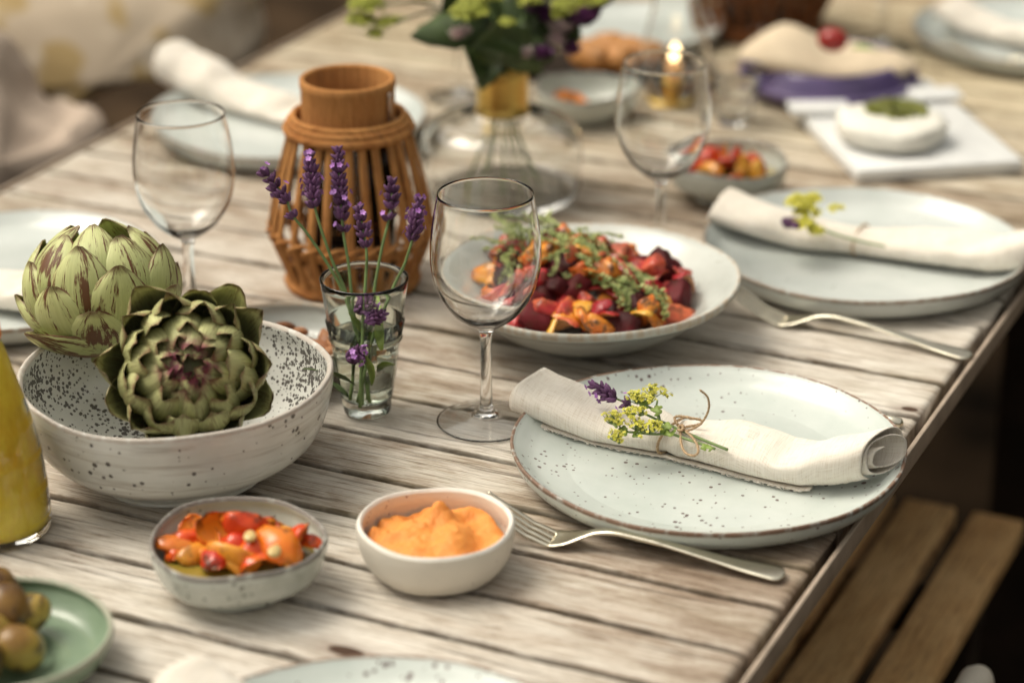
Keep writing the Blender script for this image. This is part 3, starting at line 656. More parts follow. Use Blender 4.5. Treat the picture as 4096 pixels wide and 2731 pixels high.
dup(g1, (W2[0], W2[1], TZ+.0006), (0, 0, 1), 1.0, 'empty clear wine glass standing behind the pale artichoke')
W3 = ray(2655, 390, 2.02)[:2]
dup(g1, (W3[0], W3[1], TZ+.0006), (0, 0, 2), 1.0, 'blurred wine glass in front of the lit candle')
for (x, y_, lb_) in ((1840, 395, 'blurred wine glass behind the bamboo lantern, left of the brass necked vase'), (3525, 190, 'faint wine glass beyond the red topped bread in purple dish')):
    q = at(x, y_); dup(g1, (q[0], q[1], TZ+.0006), (0, 0, 2), .95, lb_)
def tumbler(c, R=.0325, h=.107, base=.53):
    b = R*base
    n = 120; zs = [0, .0005, .002, .006, .012, .03, .045, .0585, .060, .0615, .0735, .075, .077, .09, .1, .104, .1065]
    G = []
    for t in np.linspace(0, 2*pi, n, endpoint=False):
        row = [(0, 0, 0)]
        for z in zs:
            r = b+(R-b)*(z/h)**.92
            if z < .0005: r -= .0025
            elif z < .002: r -= .0008
            if .004 < z < .059: r *= 1-.022*(1-abs(cos(5*t)))**.9*1.0
            if .060 <= z <= .0735: r += .0003+(.0009 if z in (.060, .0735) else 0)
            row.append((r*cos(t), r*sin(t), z))
        for z in (.1072, .1065, .1, .09, .075, .06, .045, .03, .0155, .0125, .0115):
            r = b+(R-b)*(z/h)**.92-.0017-(.0006 if z < .05 else 0)
            if z == .1072: r = R-.0009
            if z == .0125: r -= .0022
            if z == .0115: r = r*.6
            row.append((r*cos(t), r*sin(t), z))
        row.append((0, 0, .0112)); G.append(row)
    return MB().grid(G, cu=True)
TU = np.array([-.783, 1.438])
tu = tag(tumbler(TU).build('tumbler', M_TUMBLER, loc=(TU[0], TU[1], TZ+.0006)), 'clear faceted tumbler of water holding lavender stems', 'glass')
def tr(z): return .0325*.53+(.0325*.47)*(z/.107)**.92-.0017-(.0006 if z < .05 else 0)+.0002
wp = [(0, .0110), (tr(.0135)*.7, .0113), (tr(.0125)-.0022, .0124), (tr(.0155), .0155)]+[(tr(z), z) for z in (.02, .03, .04, .05, .0505, .06, .0628)]+[(tr(.0636), .0634), (tr(.063)-.0015, .0625), (tr(.063)-.004, .0622), (0, .0622)]
tag(MB().lathe(wp, 96).build('water', M_WATER, loc=(TU[0], TU[1], TZ+.0006)), 'clear water in the tumbler around the lavender stems', 'water')

# ------------------------------------------------------------------ lavender
def lav_parts(root, stem, spike, seed, r0=.0011, loose=None):
    """stem: control points; spike: (base, tip) ; loose: list of extra whorl points"""
    rr = random.Random(seed); sp = cr(stem, 8)
    MB().tube(sp, np.linspace(r0*1.25, r0*.8, len(sp)), 7, (0, 0, .4)).build('stem', M_STEM, root)
    b, t = map(np.array, spike); ax = t-b; L = np.linalg.norm(ax); ax = ax/L
    e1 = np.cross(ax, (.3, .2, 1)); e1 /= np.linalg.norm(e1); e2 = np.cross(ax, e1)
    bud = MB(); pet = MB(); V, F = ICO[2]
    def one(p, d, s, mbx, rz):
        d = d/np.linalg.norm(d); u = np.cross(d, (.1, .9, .3)); u /= np.linalg.norm(u); w_ = np.cross(d, u)
        q = V.copy(); k = np.clip(1-.35*q[:, 2], .3, 1.3)*.43
        M_ = np.outer(q[:, 0]*k, u)+np.outer(q[:, 1]*k, w_)+np.outer(q[:, 2], d)
        mbx.add(p+M_*s, F, (0, 0, rz))
    def flower(p, d, s, rz):
        d = d/np.linalg.norm(d); u = np.cross(d, (.1, .9, .3)); u /= np.linalg.norm(u); w_ = np.cross(d, u)
        for k in range(5):
            a_ = 2*pi*k/5+rr.random()*.3; c_ = u*cos(a_)+w_*sin(a_); n_ = u*-sin(a_)+w_*cos(a_)
            pet.add([p, p+c_*s*.55+n_*s*.42+d*s*.25, p+c_*s*1.0+n_*s*.22+d*s*.30, p+c_*s*1.0-n_*s*.22+d*s*.30, p+c_*s*.55-n_*s*.42+d*s*.25], [(0, 1, 2, 3, 4)], (0, 0, min(1, max(0, rz+rr.uniform(-.3, .3)))))
    def whorl(c_, n, r, s, openp):
        for k in range(n):
            a_ = 2*pi*k/n+rr.uniform(-.3, .3); d = e1*cos(a_)+e2*sin(a_)
            one(c_+d*r*rr.uniform(.75, 1.15)+ax*rr.uniform(-.001, .001), d*.75+ax*rr.uniform(.5, 1.1), s*rr.uniform(.8, 1.15), bud, rr.random())
            if rr.random() < openp: flower(c_+d*r*1.9+ax*s*.7, d+ax*.4, s*.62, rr.random())
    nW = max(4, int(L/.0042))
    for i in range(nW):
        f_ = i/(nW-1); c_ = b+ax*L*f_; wd = sin(pi*min(1, .28+.62*f_))**.7
        whorl(c_, 9 if f_ < .9 else 5, .0042*wd, .0038, rr.uniform(.05, .4) if i % 2 else .05)
    for q in (loose or []): whorl(np.array(q), 7, .0034, .0036, .15)
    one(t, ax, .0028, bud, .9)
    sp_o = bud.build('flower_spike', M_LAV, root)
    if pet.n: pet.build('petals', M_LAVF, sp_o)
def lav_px(label, pts, spike, loose, seed, Zt, Zb):
    """pts: pixels from the bottom of the stem up; depth runs from Zb to Zt"""
    n = len(pts); W = [ray(x, y_, Zb+(Zt-Zb)*(i/(n-1))**1.0) for i, (x, y_) in enumerate(pts)]
    s0, s1 = ray(*spike[0], Zt), ray(*spike[1], Zt); org = W[0].copy()
    root = thing('lavender_sprig', label, 'lavender', tuple(org), 0, 'lavender sprigs in the tumbler')
    lav_parts(root, [w_-org for w_ in W]+[s0-org, (s0*.3+s1*.7)-org], (s0-org, s1-org), seed, loose=[ray(*q, Zt)-org for q in loose])
ZG = 1.748
lav_px('leftmost lavender sprig in the tumbler, leaning far out with a gap in its bloom', [(1450, 1620), (1440, 1400), (1385, 1200), (1317, 1067), (1233, 940), (1170, 862)], [(1143, 795), (1060, 690)], [(1168, 860), (1053, 688)], 11, ZG, ZG+.016)
lav_px('lavender sprig leaning left with lighter open flowers, second from the left', [(1400, 1600), (1425, 1360), (1382, 1168), (1329, 1043), (1281, 906)], [(1256, 810), (1238, 625)], [(1253, 815)], 12, ZG+.01, ZG+.02)
lav_px('tallest lavender sprig standing upright in the tumbler', [(1480, 1610), (1430, 1350), (1406, 1174), (1394, 1055), (1373, 930)], [(1368, 862), (1349, 600)], [(1372, 910)], 13, ZG+.02, ZG+.02)
lav_px('lowest and plumpest lavender sprig, nearest the viewer in the tumbler', [(1440, 1630), (1448, 1400), (1453, 1263), (1465, 1084), (1467, 1030)], [(1462, 972), (1436, 835)], [], 14, ZG-.012, ZG)
lav_px('thin stemmed lavender sprig before the lantern, second from the right', [(1470, 1600), (1480, 1350), (1497, 1162), (1527, 995), (1550, 900)], [(1566, 820), (1568, 722)], [(1553, 868)], 15, ZG+.03, ZG+.02)
lav_px('rightmost lavender sprig nearly touching the wine glass', [(1430, 1610), (1500, 1330), (1573, 1150), (1614, 1067), (1640, 990)], [(1650, 948), (1676, 800)], [], 16, ZG, ZG+.012)
# loose greens inside the tumbler
def leaf_geo(L, wd, seed=0, fold=.25, n=8):
    G = []
    for i, v in enumerate(np.linspace(0, 1, n)):
        ww = wd*sin(pi*min(1, .06+.94*v**.85))**.8*(1+.06*sin(v*25)); row = []
        for u in (-1, -.5, 0, .5, 1): row.append((u*ww, v*L, abs(u)*ww*fold-.22*L*v*v+.02*L*sin(v*7+seed)*u))
        G.append(row)
    return MB().grid(G, (0, 0, (seed*.37) % 1))
spr = [(1395, 1420, 'dark leaf'), (1500, 1400, ''), (1415, 1540, ''), (1520, 1480, ''), (1470, 1320, ''), (1540, 1400, ''), (1385, 1590, ''), (1490, 1540, '')]
for i, (x, y_, _) in enumerate(spr):
    q = ray(x*.85+1450*.15, y_, ZG+.014*sin(i*2.3)+.012)
    o = leaf_geo(.030+.006*(i % 3), .0042, i).build('sage_leaf', M_LEAF if i % 2 else M_DLEAF, loc=tuple(q), solid=.0003)
    o.rotation_euler = (radians(60+30*sin(i*1.9)), radians(25*cos(i*3)), i*1.3); tag(o, 'small green leaf among the stems inside the tumbler', 'leaf', 'green leaves in the tumbler')
for i, (x, y_) in enumerate(((1420, 1245), (1460, 1290), (1385, 1440))):
    q = ray(x, y_, ZG+.0-.004*i); root = thing('lavender_floret', 'small loose purple floret inside the tumbler below its rim', 'lavender', tuple(q), 0, 'loose florets in the tumbler')
    lav_parts(root, [(0, 0, 0), (.004, 0, .003), (.008, 0, .004)], ((.004, 0, .003), (.013, .002, .008)), 40+i, .0006)
# ------------------------------------------------------------------ artichokes
def ipl(v, xs, ys): return float(np.interp(v, xs, ys))
def bract(mb, az, th0, th1, R, W, flare, cup, rnd, el=1.0, sh=None, thick=.0022, base_k=.80, notch=0.0, rs=0):
    sx, sy = sh or ((0, .15, .35, .55, .75, .88, .96, 1), (.55, .8, .98, 1.0, .84, .58, .36, .13))
    nu, nv = 9, 13; G = np.zeros((2, nv, nu, 3)); A = np.zeros((2, nv, nu, 3))
    ea = np.array([-sin(az), cos(az), 0.0])
    for j, v in enumerate(np.linspace(0, 1, nv)):
        th = th0+(th1-th0)*v; vv = v; rad = R*(base_k+(1-base_k)*v**.6)+flare*max(0, v-.45)**2
        er = np.array([sin(th)*cos(az), sin(th)*sin(az), cos(th)*el]); c = er*rad
        n_ = er/np.linalg.norm(er); ww = W*ipl(v, sx, sy)
        for i, u in enumerate(np.linspace(-1, 1, nu)):
            q = c+ea*u*ww*(1-.12*abs(u)*cup)-n_*(cup*ww*.62*u*u)+n_*(.0016*nz((u*1.2, v*1.5, rs), 1.3, rs))
            if notch and v > .72:
                kx = (v-.72)/.28; tg = (th1-th0)*R*kx*kx; et = np.array([cos(th)*cos(az), cos(th)*sin(az), -sin(th)*el]); q = q-et*tg*notch*((1-abs(u)) if notch > 0 else abs(u)*-1.0)+er*.010*kx*kx*abs(notch)
            e = 1-max(abs(u), 0 if v < .5 else (v-.5)*2)**3
            G[0, j, i] = q+n_*thick*.5*e; G[1, j, i] = q-n_*thick*(.25+.5*e)
            A[:, j, i] = (u, v, rnd)
    P = np.concatenate([G[0], G[1][:, ::-1]], axis=1); Q = np.concatenate([A[0], A[1][:, ::-1]], axis=1)
    b = mb.n; mb.grid(P, Q, cv=True); m_ = 2*nu
    for i in range(nu-1): mb.f.append((b+(nv-1)*m_+i, b+(nv-1)*m_+i+1, b+(nv-1)*m_+m_-2-i, b+(nv-1)*m_+m_-1-i))
def artichoke(name, label, c, axis, mat, kind, spin=0.0):
    ax = Vector(axis).normalized(); root = thing(name, label, 'artichoke', tuple(c)); r = random.Random(5 if kind == 1 else 9)
    mb = MB()
    if kind == 1:
        R = .0600; n = 27
        for i in range(n):
            s = i/(n-1); th1 = radians(112-102*s**.88); th0 = min(radians(176), th1+radians(72))
            bract(mb, i*2.39996+spin+r.uniform(-.1, .1), th0, th1, R*(1.03-.05*s)*r.uniform(.97, 1.04), .0370*r.uniform(.88, 1.06)*(1-.38*s), .022*r.uniform(.1, 1)*(1-.5*s), .66, r.random(), .84, rs=i*3.1)
        core_r = .049
    else:
        R = .0590; n = 52
        sh2 = ((0, .2, .45, .65, .8, .9, .96, 1), (.6, .85, 1, 1.0, .90, .76, .62, .46))
        for i in range(n):
            s = i/(n-1); th1 = radians(76-74*s**.72); th1 += r.uniform(-.07, .07)*(1-s); th0 = th1+radians(72-24*s)
            fl = .030*(1-s)*r.random()**1.3+.004*(1-s)
            bract(mb, i*2.39996+spin+r.uniform(-.12, .12), th0, th1, R*(1.03-.22*s)*r.uniform(.96, 1.05), .0255*r.uniform(.80, 1.15)*(1-.66*s), fl, .95, r.random(), .86, sh2, .0013, .70, r.choice([.17, .12, .20, -.10, -.14])*(1-.3*s), rs=i*2.3)
        core_r = .042
    V, F = ICO[3]; mb.add(V*np.array([core_r, core_r, core_r*.8])+np.array([0, 0, -.004]), F, (0, .05, .3))
    b_ = mb.build('bracts', mat, root); st_ = MB().tube([(0, 0, -.036), (0, 0, -.046), (.001, 0, -.052)], [.013, .010, .0095], 16, (.2, .5, .3)).build('stem', mat, root)
    root.rotation_euler = ax.to_track_quat('Z', 'Y').to_euler(); return root
a1 = ray(398, 1165, 1.742)
artichoke('artichoke', 'pale green artichoke with brown scars leaning up over the bowl rim', a1, (-.16, .20, 1.0), M_ART1, 1, .5)
a2 = ray(758, 1488, 1.650)
tc = (CAM-a2)/np.linalg.norm(CAM-a2)
artichoke('artichoke', 'darker open artichoke facing outward with purple heart in the speckled bowl', a2, tuple(tc+np.array([0.0, .0, .12])), M_ART2, 2, 1.1)

# ------------------------------------------------------------------ napkins
def napkin_mesh(L, seed=0, amp0=1.0, tie=None, prof=None, ends=1.0):
    """rolled linen: axis along +X from 0 to L, bottom surface follows z(s)"""
    n1, n2 = 110, 120; turns = 2.35; phi0 = -pi*.62
    P = np.zeros((n1, n2, 3)); A = np.zeros((n1, n2, 3)); per = 0
    for i, s in enumerate(np.linspace(0, 1, n1)):
        Aw, Bh, zb, yo = prof(s); prev = None; acc = 0
        for j, f_ in enumerate(np.linspace(0, 1, n2)):
            ph = phi0-(1-f_)*2*pi*turns
            k = .42+.58*f_**.8
            pz = math.exp(-((s-tie)/.03)**2) if tie is not None else 0.0; amp = amp0*(1-.85*pz)
            k *= 1+.05*nz((s*2.2, f_*4, seed), 1.6, seed)*amp
            cy, cz = cos(ph), sin(ph)
            cz = math.copysign(abs(cz)**(.85 if cz > 0 else .7), cz); yy = Aw*k*math.copysign(abs(cy)**.92, cy); zz = Bh*k*cz
            yy += amp*.0022*nz((s*7, f_*7.0, 1), 1.0, seed)*k
            dd_ = math.exp(-((s-.78-.10*f_*0-.05*cos(ph))/.05)**2); zz -= amp*.0045*dd_*k*max(0, cz); zz += amp*(.0042*nz((s*5.5, ph*.55, 4), 1.0, seed)+.0014*nz((s*15, ph*1.1, 9), 1.0, seed))*k*(1 if cz > -.3 else .15)
            if tie is not None: 
                d = (s-tie); pz = math.exp(-(d/.022)**2); yy *= 1-.16*pz; zz = zz*(1-.20*pz)
                fan = math.exp(-(d/.11)**2); zz += fan*.0016*sin(ph*5+seed)*(.4+abs(d)/.1)*(1 if cz > 0 else .2)
            x = s*L+ends*(.0025*sin(f_*19+seed)*(1 if s > .5 else -1)*max(0, abs(s-.5)*2-.9)*10)
            if s > .5: x += ends*.011*(s-.5)*2*max(-1, min(1, yy/Aw))*max(0, (s-.8)/.2)-ends*.006*f_*max(0, (s-.8)/.2)
            if f_ > .985: yy -= .0022; zz += .0006*nz((s*120, 0, 0), 1, 2); yy += .0016*nz((s*160, 3, 0), 1, 5)
            p = np.array([x, yo+yy, zb+Bh+zz]); 
            if prev is not None: acc += np.linalg.norm(p[1:]-prev[1:])
            prev = p; P[i, j] = p; A[i, j] = (x, acc, 0)
    return MB().grid(P, A)
def place_axis(o, a, b):
    a, b = np.array(a), np.array(b); o.location = tuple(a); o.rotation_euler = (0, 0, math.atan2(b[1]-a[1], b[0]-a[0]))
NG = 'rolled linen napkins on the plates'
nA, nB = at(2112, 1612, TZ+.018), at(3560, 1890, TZ+.018)
L1 = float(np.linalg.norm((nB-nA)[:2]))
def prof1(s):
    Aw = np.interp(s, [0, .12, .34, .425, .50, .62, .74, .86, 1], [.0290, .0285, .0255, .0225, .0240, .0260, .0268, .0255, .0238])
    Bh = np.interp(s, [0, .12, .34, .425, .50, .62, .74, .86, 1], [.0125, .0120, .0115, .0100, .0120, .0145, .0125, .0160, .0175])
    zb = np.interp(s, [0, .10, .22, .80, .92, 1], [.0170, .0110, .0065, .0065, .0115, .0165])
    yo = np.interp(s, [0, .3, .6, .8, 1], [.002, -.002, -.007, -.011, -.004])
    return Aw, Bh, zb, yo
nk = thing('linen_napkin', 'rolled cream linen napkin tied with twine on the speckled plate in focus', 'napkin', (0, 0, 0), 0, NG)
place_axis(nk, (nA[0], nA[1], TZ+.0006), (nB[0], nB[1], 0))
TIE = .425
clo = napkin_mesh(L1, 3, 1.0, TIE, prof1).build('cloth', M_LINEN, nk, solid=.0008)
def rope(mb, pts, r, per=8, pitch=.0042, seed=0):
    pts = cr(pts, per); d = np.linalg.norm(np.diff(pts, axis=0), axis=1); s = np.concatenate([[0], np.cumsum(d)])
    m = max(8, int(s[-1]/.0005)); t = np.linspace(0, s[-1], m); C = np.stack([np.interp(t, s, pts[:, k]) for k in range(3)], 1)
    T = np.gradient(C, axis=0); T /= np.linalg.norm(T, axis=1)[:, None]+1e-12
    ref = np.array([.2, .1, 1.0]); N = np.cross(T[0], ref); N /= np.linalg.norm(N); fr = []
    for i in range(m): N = N-T[i]*(N@T[i]); N /= np.linalg.norm(N); fr.append((N.copy(), np.cross(T[i], N)))
    for k in range(2):
        Q = np.array([C[i]+(fr[i][0]*cos(2*pi*t[i]/pitch+pi*k)+fr[i][1]*sin(2*pi*t[i]/pitch+pi*k))*r*.5 for i in range(m)])
        mb.tube(Q, r*.62, 6, (0, 0, .25+.5*k))
    rr = random.Random(seed)
    for i in range(m//3):                                            # stray fibres
        j = rr.randrange(m); d_ = np.array([rr.uniform(-1, 1) for _ in range(3)]); q = C[j]; L_ = rr.uniform(.0012, .0028)
        mb.tube([q, q+d_*L_*.5, q+d_*L_+T[j]*L_*.4], .00005, 3, (0, 0, .9), caps=False)
# twine round the napkin at the tie (in napkin coordinates), then bow
Aw, Bh, zb, yo = prof1(TIE); xt = TIE*L1; mb = MB()
ring = [(xt+.0012*sin(t*1.0)+.004*cos(t), yo+(Aw*.95+.0012)*cos(t), zb+Bh+(Bh*.93+.0014)*(math.copysign(abs(sin(t))**.85, sin(t)))) for t in np.linspace(.6*pi, 2.6*pi, 26)]
rope(mb, ring, .00105, 4)
tw_o = mb.build('twine', M_TWINE, nk)
# bow, built at the knot
inv = lambda p: np.array([cos(-nk.rotation_euler[2])*(p[0]-nk.location[0])-sin(-nk.rotation_euler[2])*(p[1]-nk.location[1]), sin(-nk.rotation_euler[2])*(p[0]-nk.location[0])+cos(-nk.rotation_euler[2])*(p[1]-nk.location[1]), p[2]-nk.location[2]])
kz = TZ+.0305
def K(px, py, dz): return inv(at(px, py, kz+dz))
k0 = K(2722, 1712, 0)
mb = MB(); rope(mb, [k0, K(2705, 1690, .004), K(2700, 1668, .006), K(2725, 1664, .008), K(2765, 1672, .009), K(2800, 1678, .008), K(2808, 1690, .006), K(2785, 1700, .004), K(2750, 1706, .002), K(2725, 1715, .0005)], .00100, 6, seed=1)
mb.build('bow_loop', M_TWINE, tw_o)
mb = MB(); rope(mb, [k0, K(2722, 1745, -.0005), K(2728, 1785, -.001), K(2745, 1812, -.0005), K(2775, 1822, .0), K(2793, 1808, .001), K(2788, 1775, .002), K(2762, 1740, .002), K(2735, 1720, .001)], .00095, 6, seed=2)
mb.build('bow_loop', M_TWINE, tw_o)
mb = MB(); rope(mb, [k0, K(2745, 1722, .002), K(2775, 1712, .005), K(2805, 1692, .010), K(2828, 1655, .018), K(2836, 1620, .026), K(2828, 1585, .034), K(2800, 1560, .040)], .00085, 6, seed=3)
mb.build('loose_end', M_TWINE, tw_o)
mb = MB(); rope(mb, [K(2716, 1706, .002), K(2728, 1700, .003), K(2734, 1712, .003), K(2724, 1722, .002), K(2712, 1716, .001), K(2716, 1706, .0015)], .0012, 5, seed=4)
mb.build('knot', M_TWINE, tw_o)
# frayed hem under the roll
hm = MB(); hp = []; NN = 260
for i in range(NN):
    s = i/(NN-1)*.80+.03; Aw, Bh, zb, yo = prof1(s); dd = .0008*nz((s*90, 0, 2), 1, 3)
    hp.append([(s*L1, yo-Aw*.62, zb+.0012), (s*L1, yo-Aw*.74, zb+.0012+.0006*nz((s*20, 1, 1), 1, 4)), (s*L1, yo-Aw*.86-.0008-dd*1.2, zb+.0012+dd*.5+.0006*nz((s*16, 1, 1), 1, 4))])
hm.grid(hp, np.array([[(p[0][0], k*.003, 0) for k in range(3)] for p in hp]))
rr = random.Random(4)
for i in range(170):
    s = rr.uniform(.04, .83); Aw, Bh, zb, yo = prof1(s); q = np.array([s*L1, yo-Aw*.86-.0008, zb+.0012]); L_ = rr.uniform(.0008, .0022)
    hm.tube([q, q+np.array([rr.uniform(-1, 1)*L_*.5, -L_*.6, rr.uniform(-.2, .3)*L_]), q+np.array([rr.uniform(-1, 1)*L_, -L_, rr.uniform(-.3, .1)*L_])], .00012, 3, (rr.random(), 0, 0), caps=False)
hm.build('frayed_hem', M_LINEN, nk, solid=.0004)

def far_napkin(label, a, b, pf, seed, z=TZ+.0006):
    a = at(*a, TZ+.02); b = at(*b, TZ+.02); L_ = float(np.linalg.norm((b-a)[:2]))
    r_ = thing('linen_napkin', label, 'napkin', (0, 0, 0), 0, NG); place_axis(r_, (a[0], a[1], z), (b[0], b[1], 0))
    napkin_mesh(L_, seed, 1.3, None, pf).build('cloth', M_LINEN, r_, solid=.0008); return r_, L_
def pf2(s): return (np.interp(s, [0, .3, .42, .6, 1], [.032, .030, .024, .028, .029]), np.interp(s, [0, .3, .42, .7, 1], [.011, .010, .009, .013, .019]), np.interp(s, [0, .12, .25, .8, 1], [.019, .013, .007, .009, .020]), 0)
n2_, L2_ = far_napkin('rolled cream napkin with small lavender posy on the second plate', (2880, 862), (4260, 1062), pf2, 8)
xs2 = .42*L2_
mb = MB(); rope(mb, [(xs2, .025*cos(t), .007+.0095+.0105*sin(t)) for t in np.linspace(0, 2*pi, 20)], .001, 3); mb.build('twine_loop', M_TWINE, n2_)
def pf3(s): return (np.interp(s, [0, .5, 1], [.034, .028, .030]), np.interp(s, [0, .3, .6, 1], [.022, .017, .011, .010]), np.interp(s, [0, .2, .35, .8, 1], [.022, .014, .007, .007, .012]), 0)
far_napkin('thick rolled cream napkin hanging over the far plate behind the left wine glass', (700, 330), (1330, 470), pf3, 12)
far_napkin('blurred cream napkin on the plate in the far right corner', (3800, 60), (4300, 190), pf2, 15)
far_napkin('cream napkin corner poking out at the bottom of the view', (725, 2790), (1750, 3120), pf2, 17)
far_napkin('cream napkin on the plate hidden behind the pale artichoke', (-420, 1060), (330, 1215), pf2, 19)

# ------------------------------------------------------------------ posies on the napkins
def floret(mb, p, nrm, s, rz, rr):
    nrm = np.array(nrm, float); nrm /= np.linalg.norm(nrm); u = np.cross(nrm, (.37, .2, .9)); u /= np.linalg.norm(u); w_ = np.cross(nrm, u); o = rr.random()*6
    ring = []
    for k in range(10):
        a_ = o+2*pi*k/10; rd = s*(1.0 if k % 2 == 0 else .42); ring.append(p+(u*cos(a_)+w_*sin(a_))*rd+nrm*(s*.12 if k % 2 == 0 else 0))
    mb.add([p-nrm*s*.25]+ring, [(0, 1+k, 1+(k+1) % 10) for k in range(10)], (0, 0, rz))
def cluster(fl, stm, c, R, n, rr, s=.0019, root=None, flat=.7):
    for i in range(n):
        d = np.array([rr.gauss(0, 1) for _ in range(3)]); d /= np.linalg.norm(d); d[2] = abs(d[2])*flat; p = c+d*R*rr.uniform(.45, 1.0)
        floret(fl, p, d*.6+np.array([rr.uniform(-.5, .5), rr.uniform(-.9, .1), .8]), s*rr.uniform(.75, 1.15), rr.random(), rr)
        if root is not None and i % 2 == 0: stm.tube([root, (root+p)/2+d*R*.1, p], [.00035, .0003, .00022], 4, (0, 0, .9), caps=False)
def lobed(mb, c, r, nrm, az, rz):
    nrm = np.array(nrm, float); nrm /= np.linalg.norm(nrm); u = np.array([cos(az), sin(az), 0]); u = u-nrm*(u@nrm); u /= np.linalg.norm(u); w_ = np.cross(nrm, u); pts = [c]
    for k in range(21):
        a_ = -pi*.8+1.6*pi*k/20; rd = r*(.72+.28*abs(sin(a_*2.2))); pts.append(c+(u*cos(a_)+w_*sin(a_))*rd+nrm*rd*.30)
    mb.add(pts, [(0, 1+k, 2+k) for k in range(20)], (0, 0, rz))
pz = TZ+.0305
def Q(px, py, dz=0): return at(px, py, pz+dz)
org = Q(2683, 1733)
lm = thing('mantle_sprig', 'yellow green frothy blossom sprig tucked under the twine on the near napkin', 'flower', tuple(org), 0, 'flower sprigs on the napkins')
fl, sm_, lf = MB(), MB(), MB(); rr = random.Random(3)
q = lambda x, y_, dz=0: Q(x, y_, dz)-org
S_ = lambda pts, r: sm_.tube(cr(pts, 6), r, 6, (0, 0, .9))
S_([q(2860, 1795, -.002), q(2760, 1760, -.001), q(2683, 1733), q(2650, 1720, .003), q(2630, 1650, .010), q(2590, 1625, .012)], .00095)
S_([q(2683, 1733), q(2610, 1736, .001), q(2500, 1727, .002), q(2470, 1745, .002)], .0008)
S_([q(2655, 1710, .003), q(2625, 1650, .010), q(2630, 1600, .016)], .0007)
S_([q(2500, 1727, .002), q(2465, 1690, .006), q(2450, 1660, .009)], .0006)
S_([q(2610, 1736, .001), q(2575, 1720, .005), q(2550, 1690, .008)], .0006)
S_([q(2590, 1625, .012), q(2560, 1605, .015), q(2530, 1600, .016)], .0006)
for (x, y_, dz, R, n) in ((2612, 1565, .020, .0080, 42), (2550, 1590, .018, .0085, 48), (2590, 1600, .017, .0065, 26), (2526, 1652, .014, .0075, 38), (2560, 1645, .014, .006, 20), (2448, 1672, .010, .0080, 44), (2478, 1690, .009, .005, 16), (2547, 1698, .008, .0070, 34), (2600, 1712, .006, .0085, 46), (2630, 1700, .007, .005, 16), (2462, 1742, .004, .0075, 36), (2476, 1762, .002, .004, 10), (2564, 1747, .003, .0022, 5), (2672, 1583, .018, .003, 6), (2655, 1568, .020, .004, 9)):
    c_ = q(x, y_, dz); cluster(fl, sm_, c_, R*1.0, int(n*1.4), rr, .0016, c_-np.array([0, 0, R*.6]))
for (x, y_, dz, r_, a_) in ((2665, 1715, .004, .0065, 2.0), (2680, 1730, .002, .006, 4.6), (2625, 1648, .012, .0055, 1.0), (2632, 1640, .012, .005, 3.0), (2578, 1622, .014, .0055, 3.6), (2493, 1722, .004, .0048, 2.2), (2495, 1732, .003, .0042, 5), (2558, 1722, .004, .005, 1.6), (2548, 1738, .002, .0045, 4.6), (2470, 1698, .008, .0045, 2.6), (2820, 1790, .001, .004, 3), (2838, 1795, .001, .0035, 1)):
    lobed(lf, q(x, y_, dz), r_*.8, (rr.uniform(-.3, .3), -.5, .8), a_, rr.random())
fl.build('blossoms', M_MANTLE, lm); sm_.build('stems', M_STEM, lm); lf.build('leaves', M_LEAF, lm, solid=.0002)
o2 = Q(2910, 1798, -.001)
lv = thing('lavender_sprig', 'short lavender sprig lying across the near napkin under the twine', 'lavender', tuple(o2), 0, 'flower sprigs on the napkins')
q2 = lambda x, y_, dz=0: Q(x, y_, dz)-o2
lav_parts(lv, [q2(2910, 1798, -.001), q2(2780, 1745, .0), q2(2690, 1705, .002), q2(2580, 1655, .006), q2(2500, 1610, .009), q2(2455, 1590, .011)], (q2(2450, 1587, .012), q2(2370, 1540, .017)), 77, .0009, loose=[q2(2502, 1612, .011)])
# far posy
pz = TZ+.034; org = Q(3200, 905); rr = random.Random(8)
fp = thing('flower_posy', 'blurred yellow green and purple posy on the second napkin', 'flower', tuple(org), 0, 'flower sprigs on the napkins')
fl, sm_ = MB(), MB()
for (x, y_, dz, R, n) in ((3200, 815, .022, .012, 60), (3245, 800, .022, .009, 36), (3230, 850, .016, .011, 46), (3215, 905, .008, .011, 46), (3265, 925, .004, .007, 20), (3340, 835, .018, .008, 10)):
    cluster(fl, sm_, Q(x, y_, dz)-org, R, int(n*1.4), rr, .0038)
sm_.tube(cr([Q(3200, 850, .01)-org, Q(3300, 920, .003)-org, Q(3420, 960, .001)-org, Q(3540, 985, -.004)-org], 6), .0010, 6, (0, 0, .8))
fl.build('blossoms', M_MANTLE, fp); sm_.build('stems', M_STEM, fp)
bd = MB(); V, F = ICO[2]
for i in range(60): d = np.array([rr.gauss(0, 1) for _ in range(3)]); bd.add(V*.003+(Q(3165+rr.uniform(-28, 28), 890+rr.uniform(-9, 12), .008+rr.uniform(-.003, .003))-org), F, (0, 0, rr.random()*.5))
bd.build('flower_spike', M_LAV, fp)

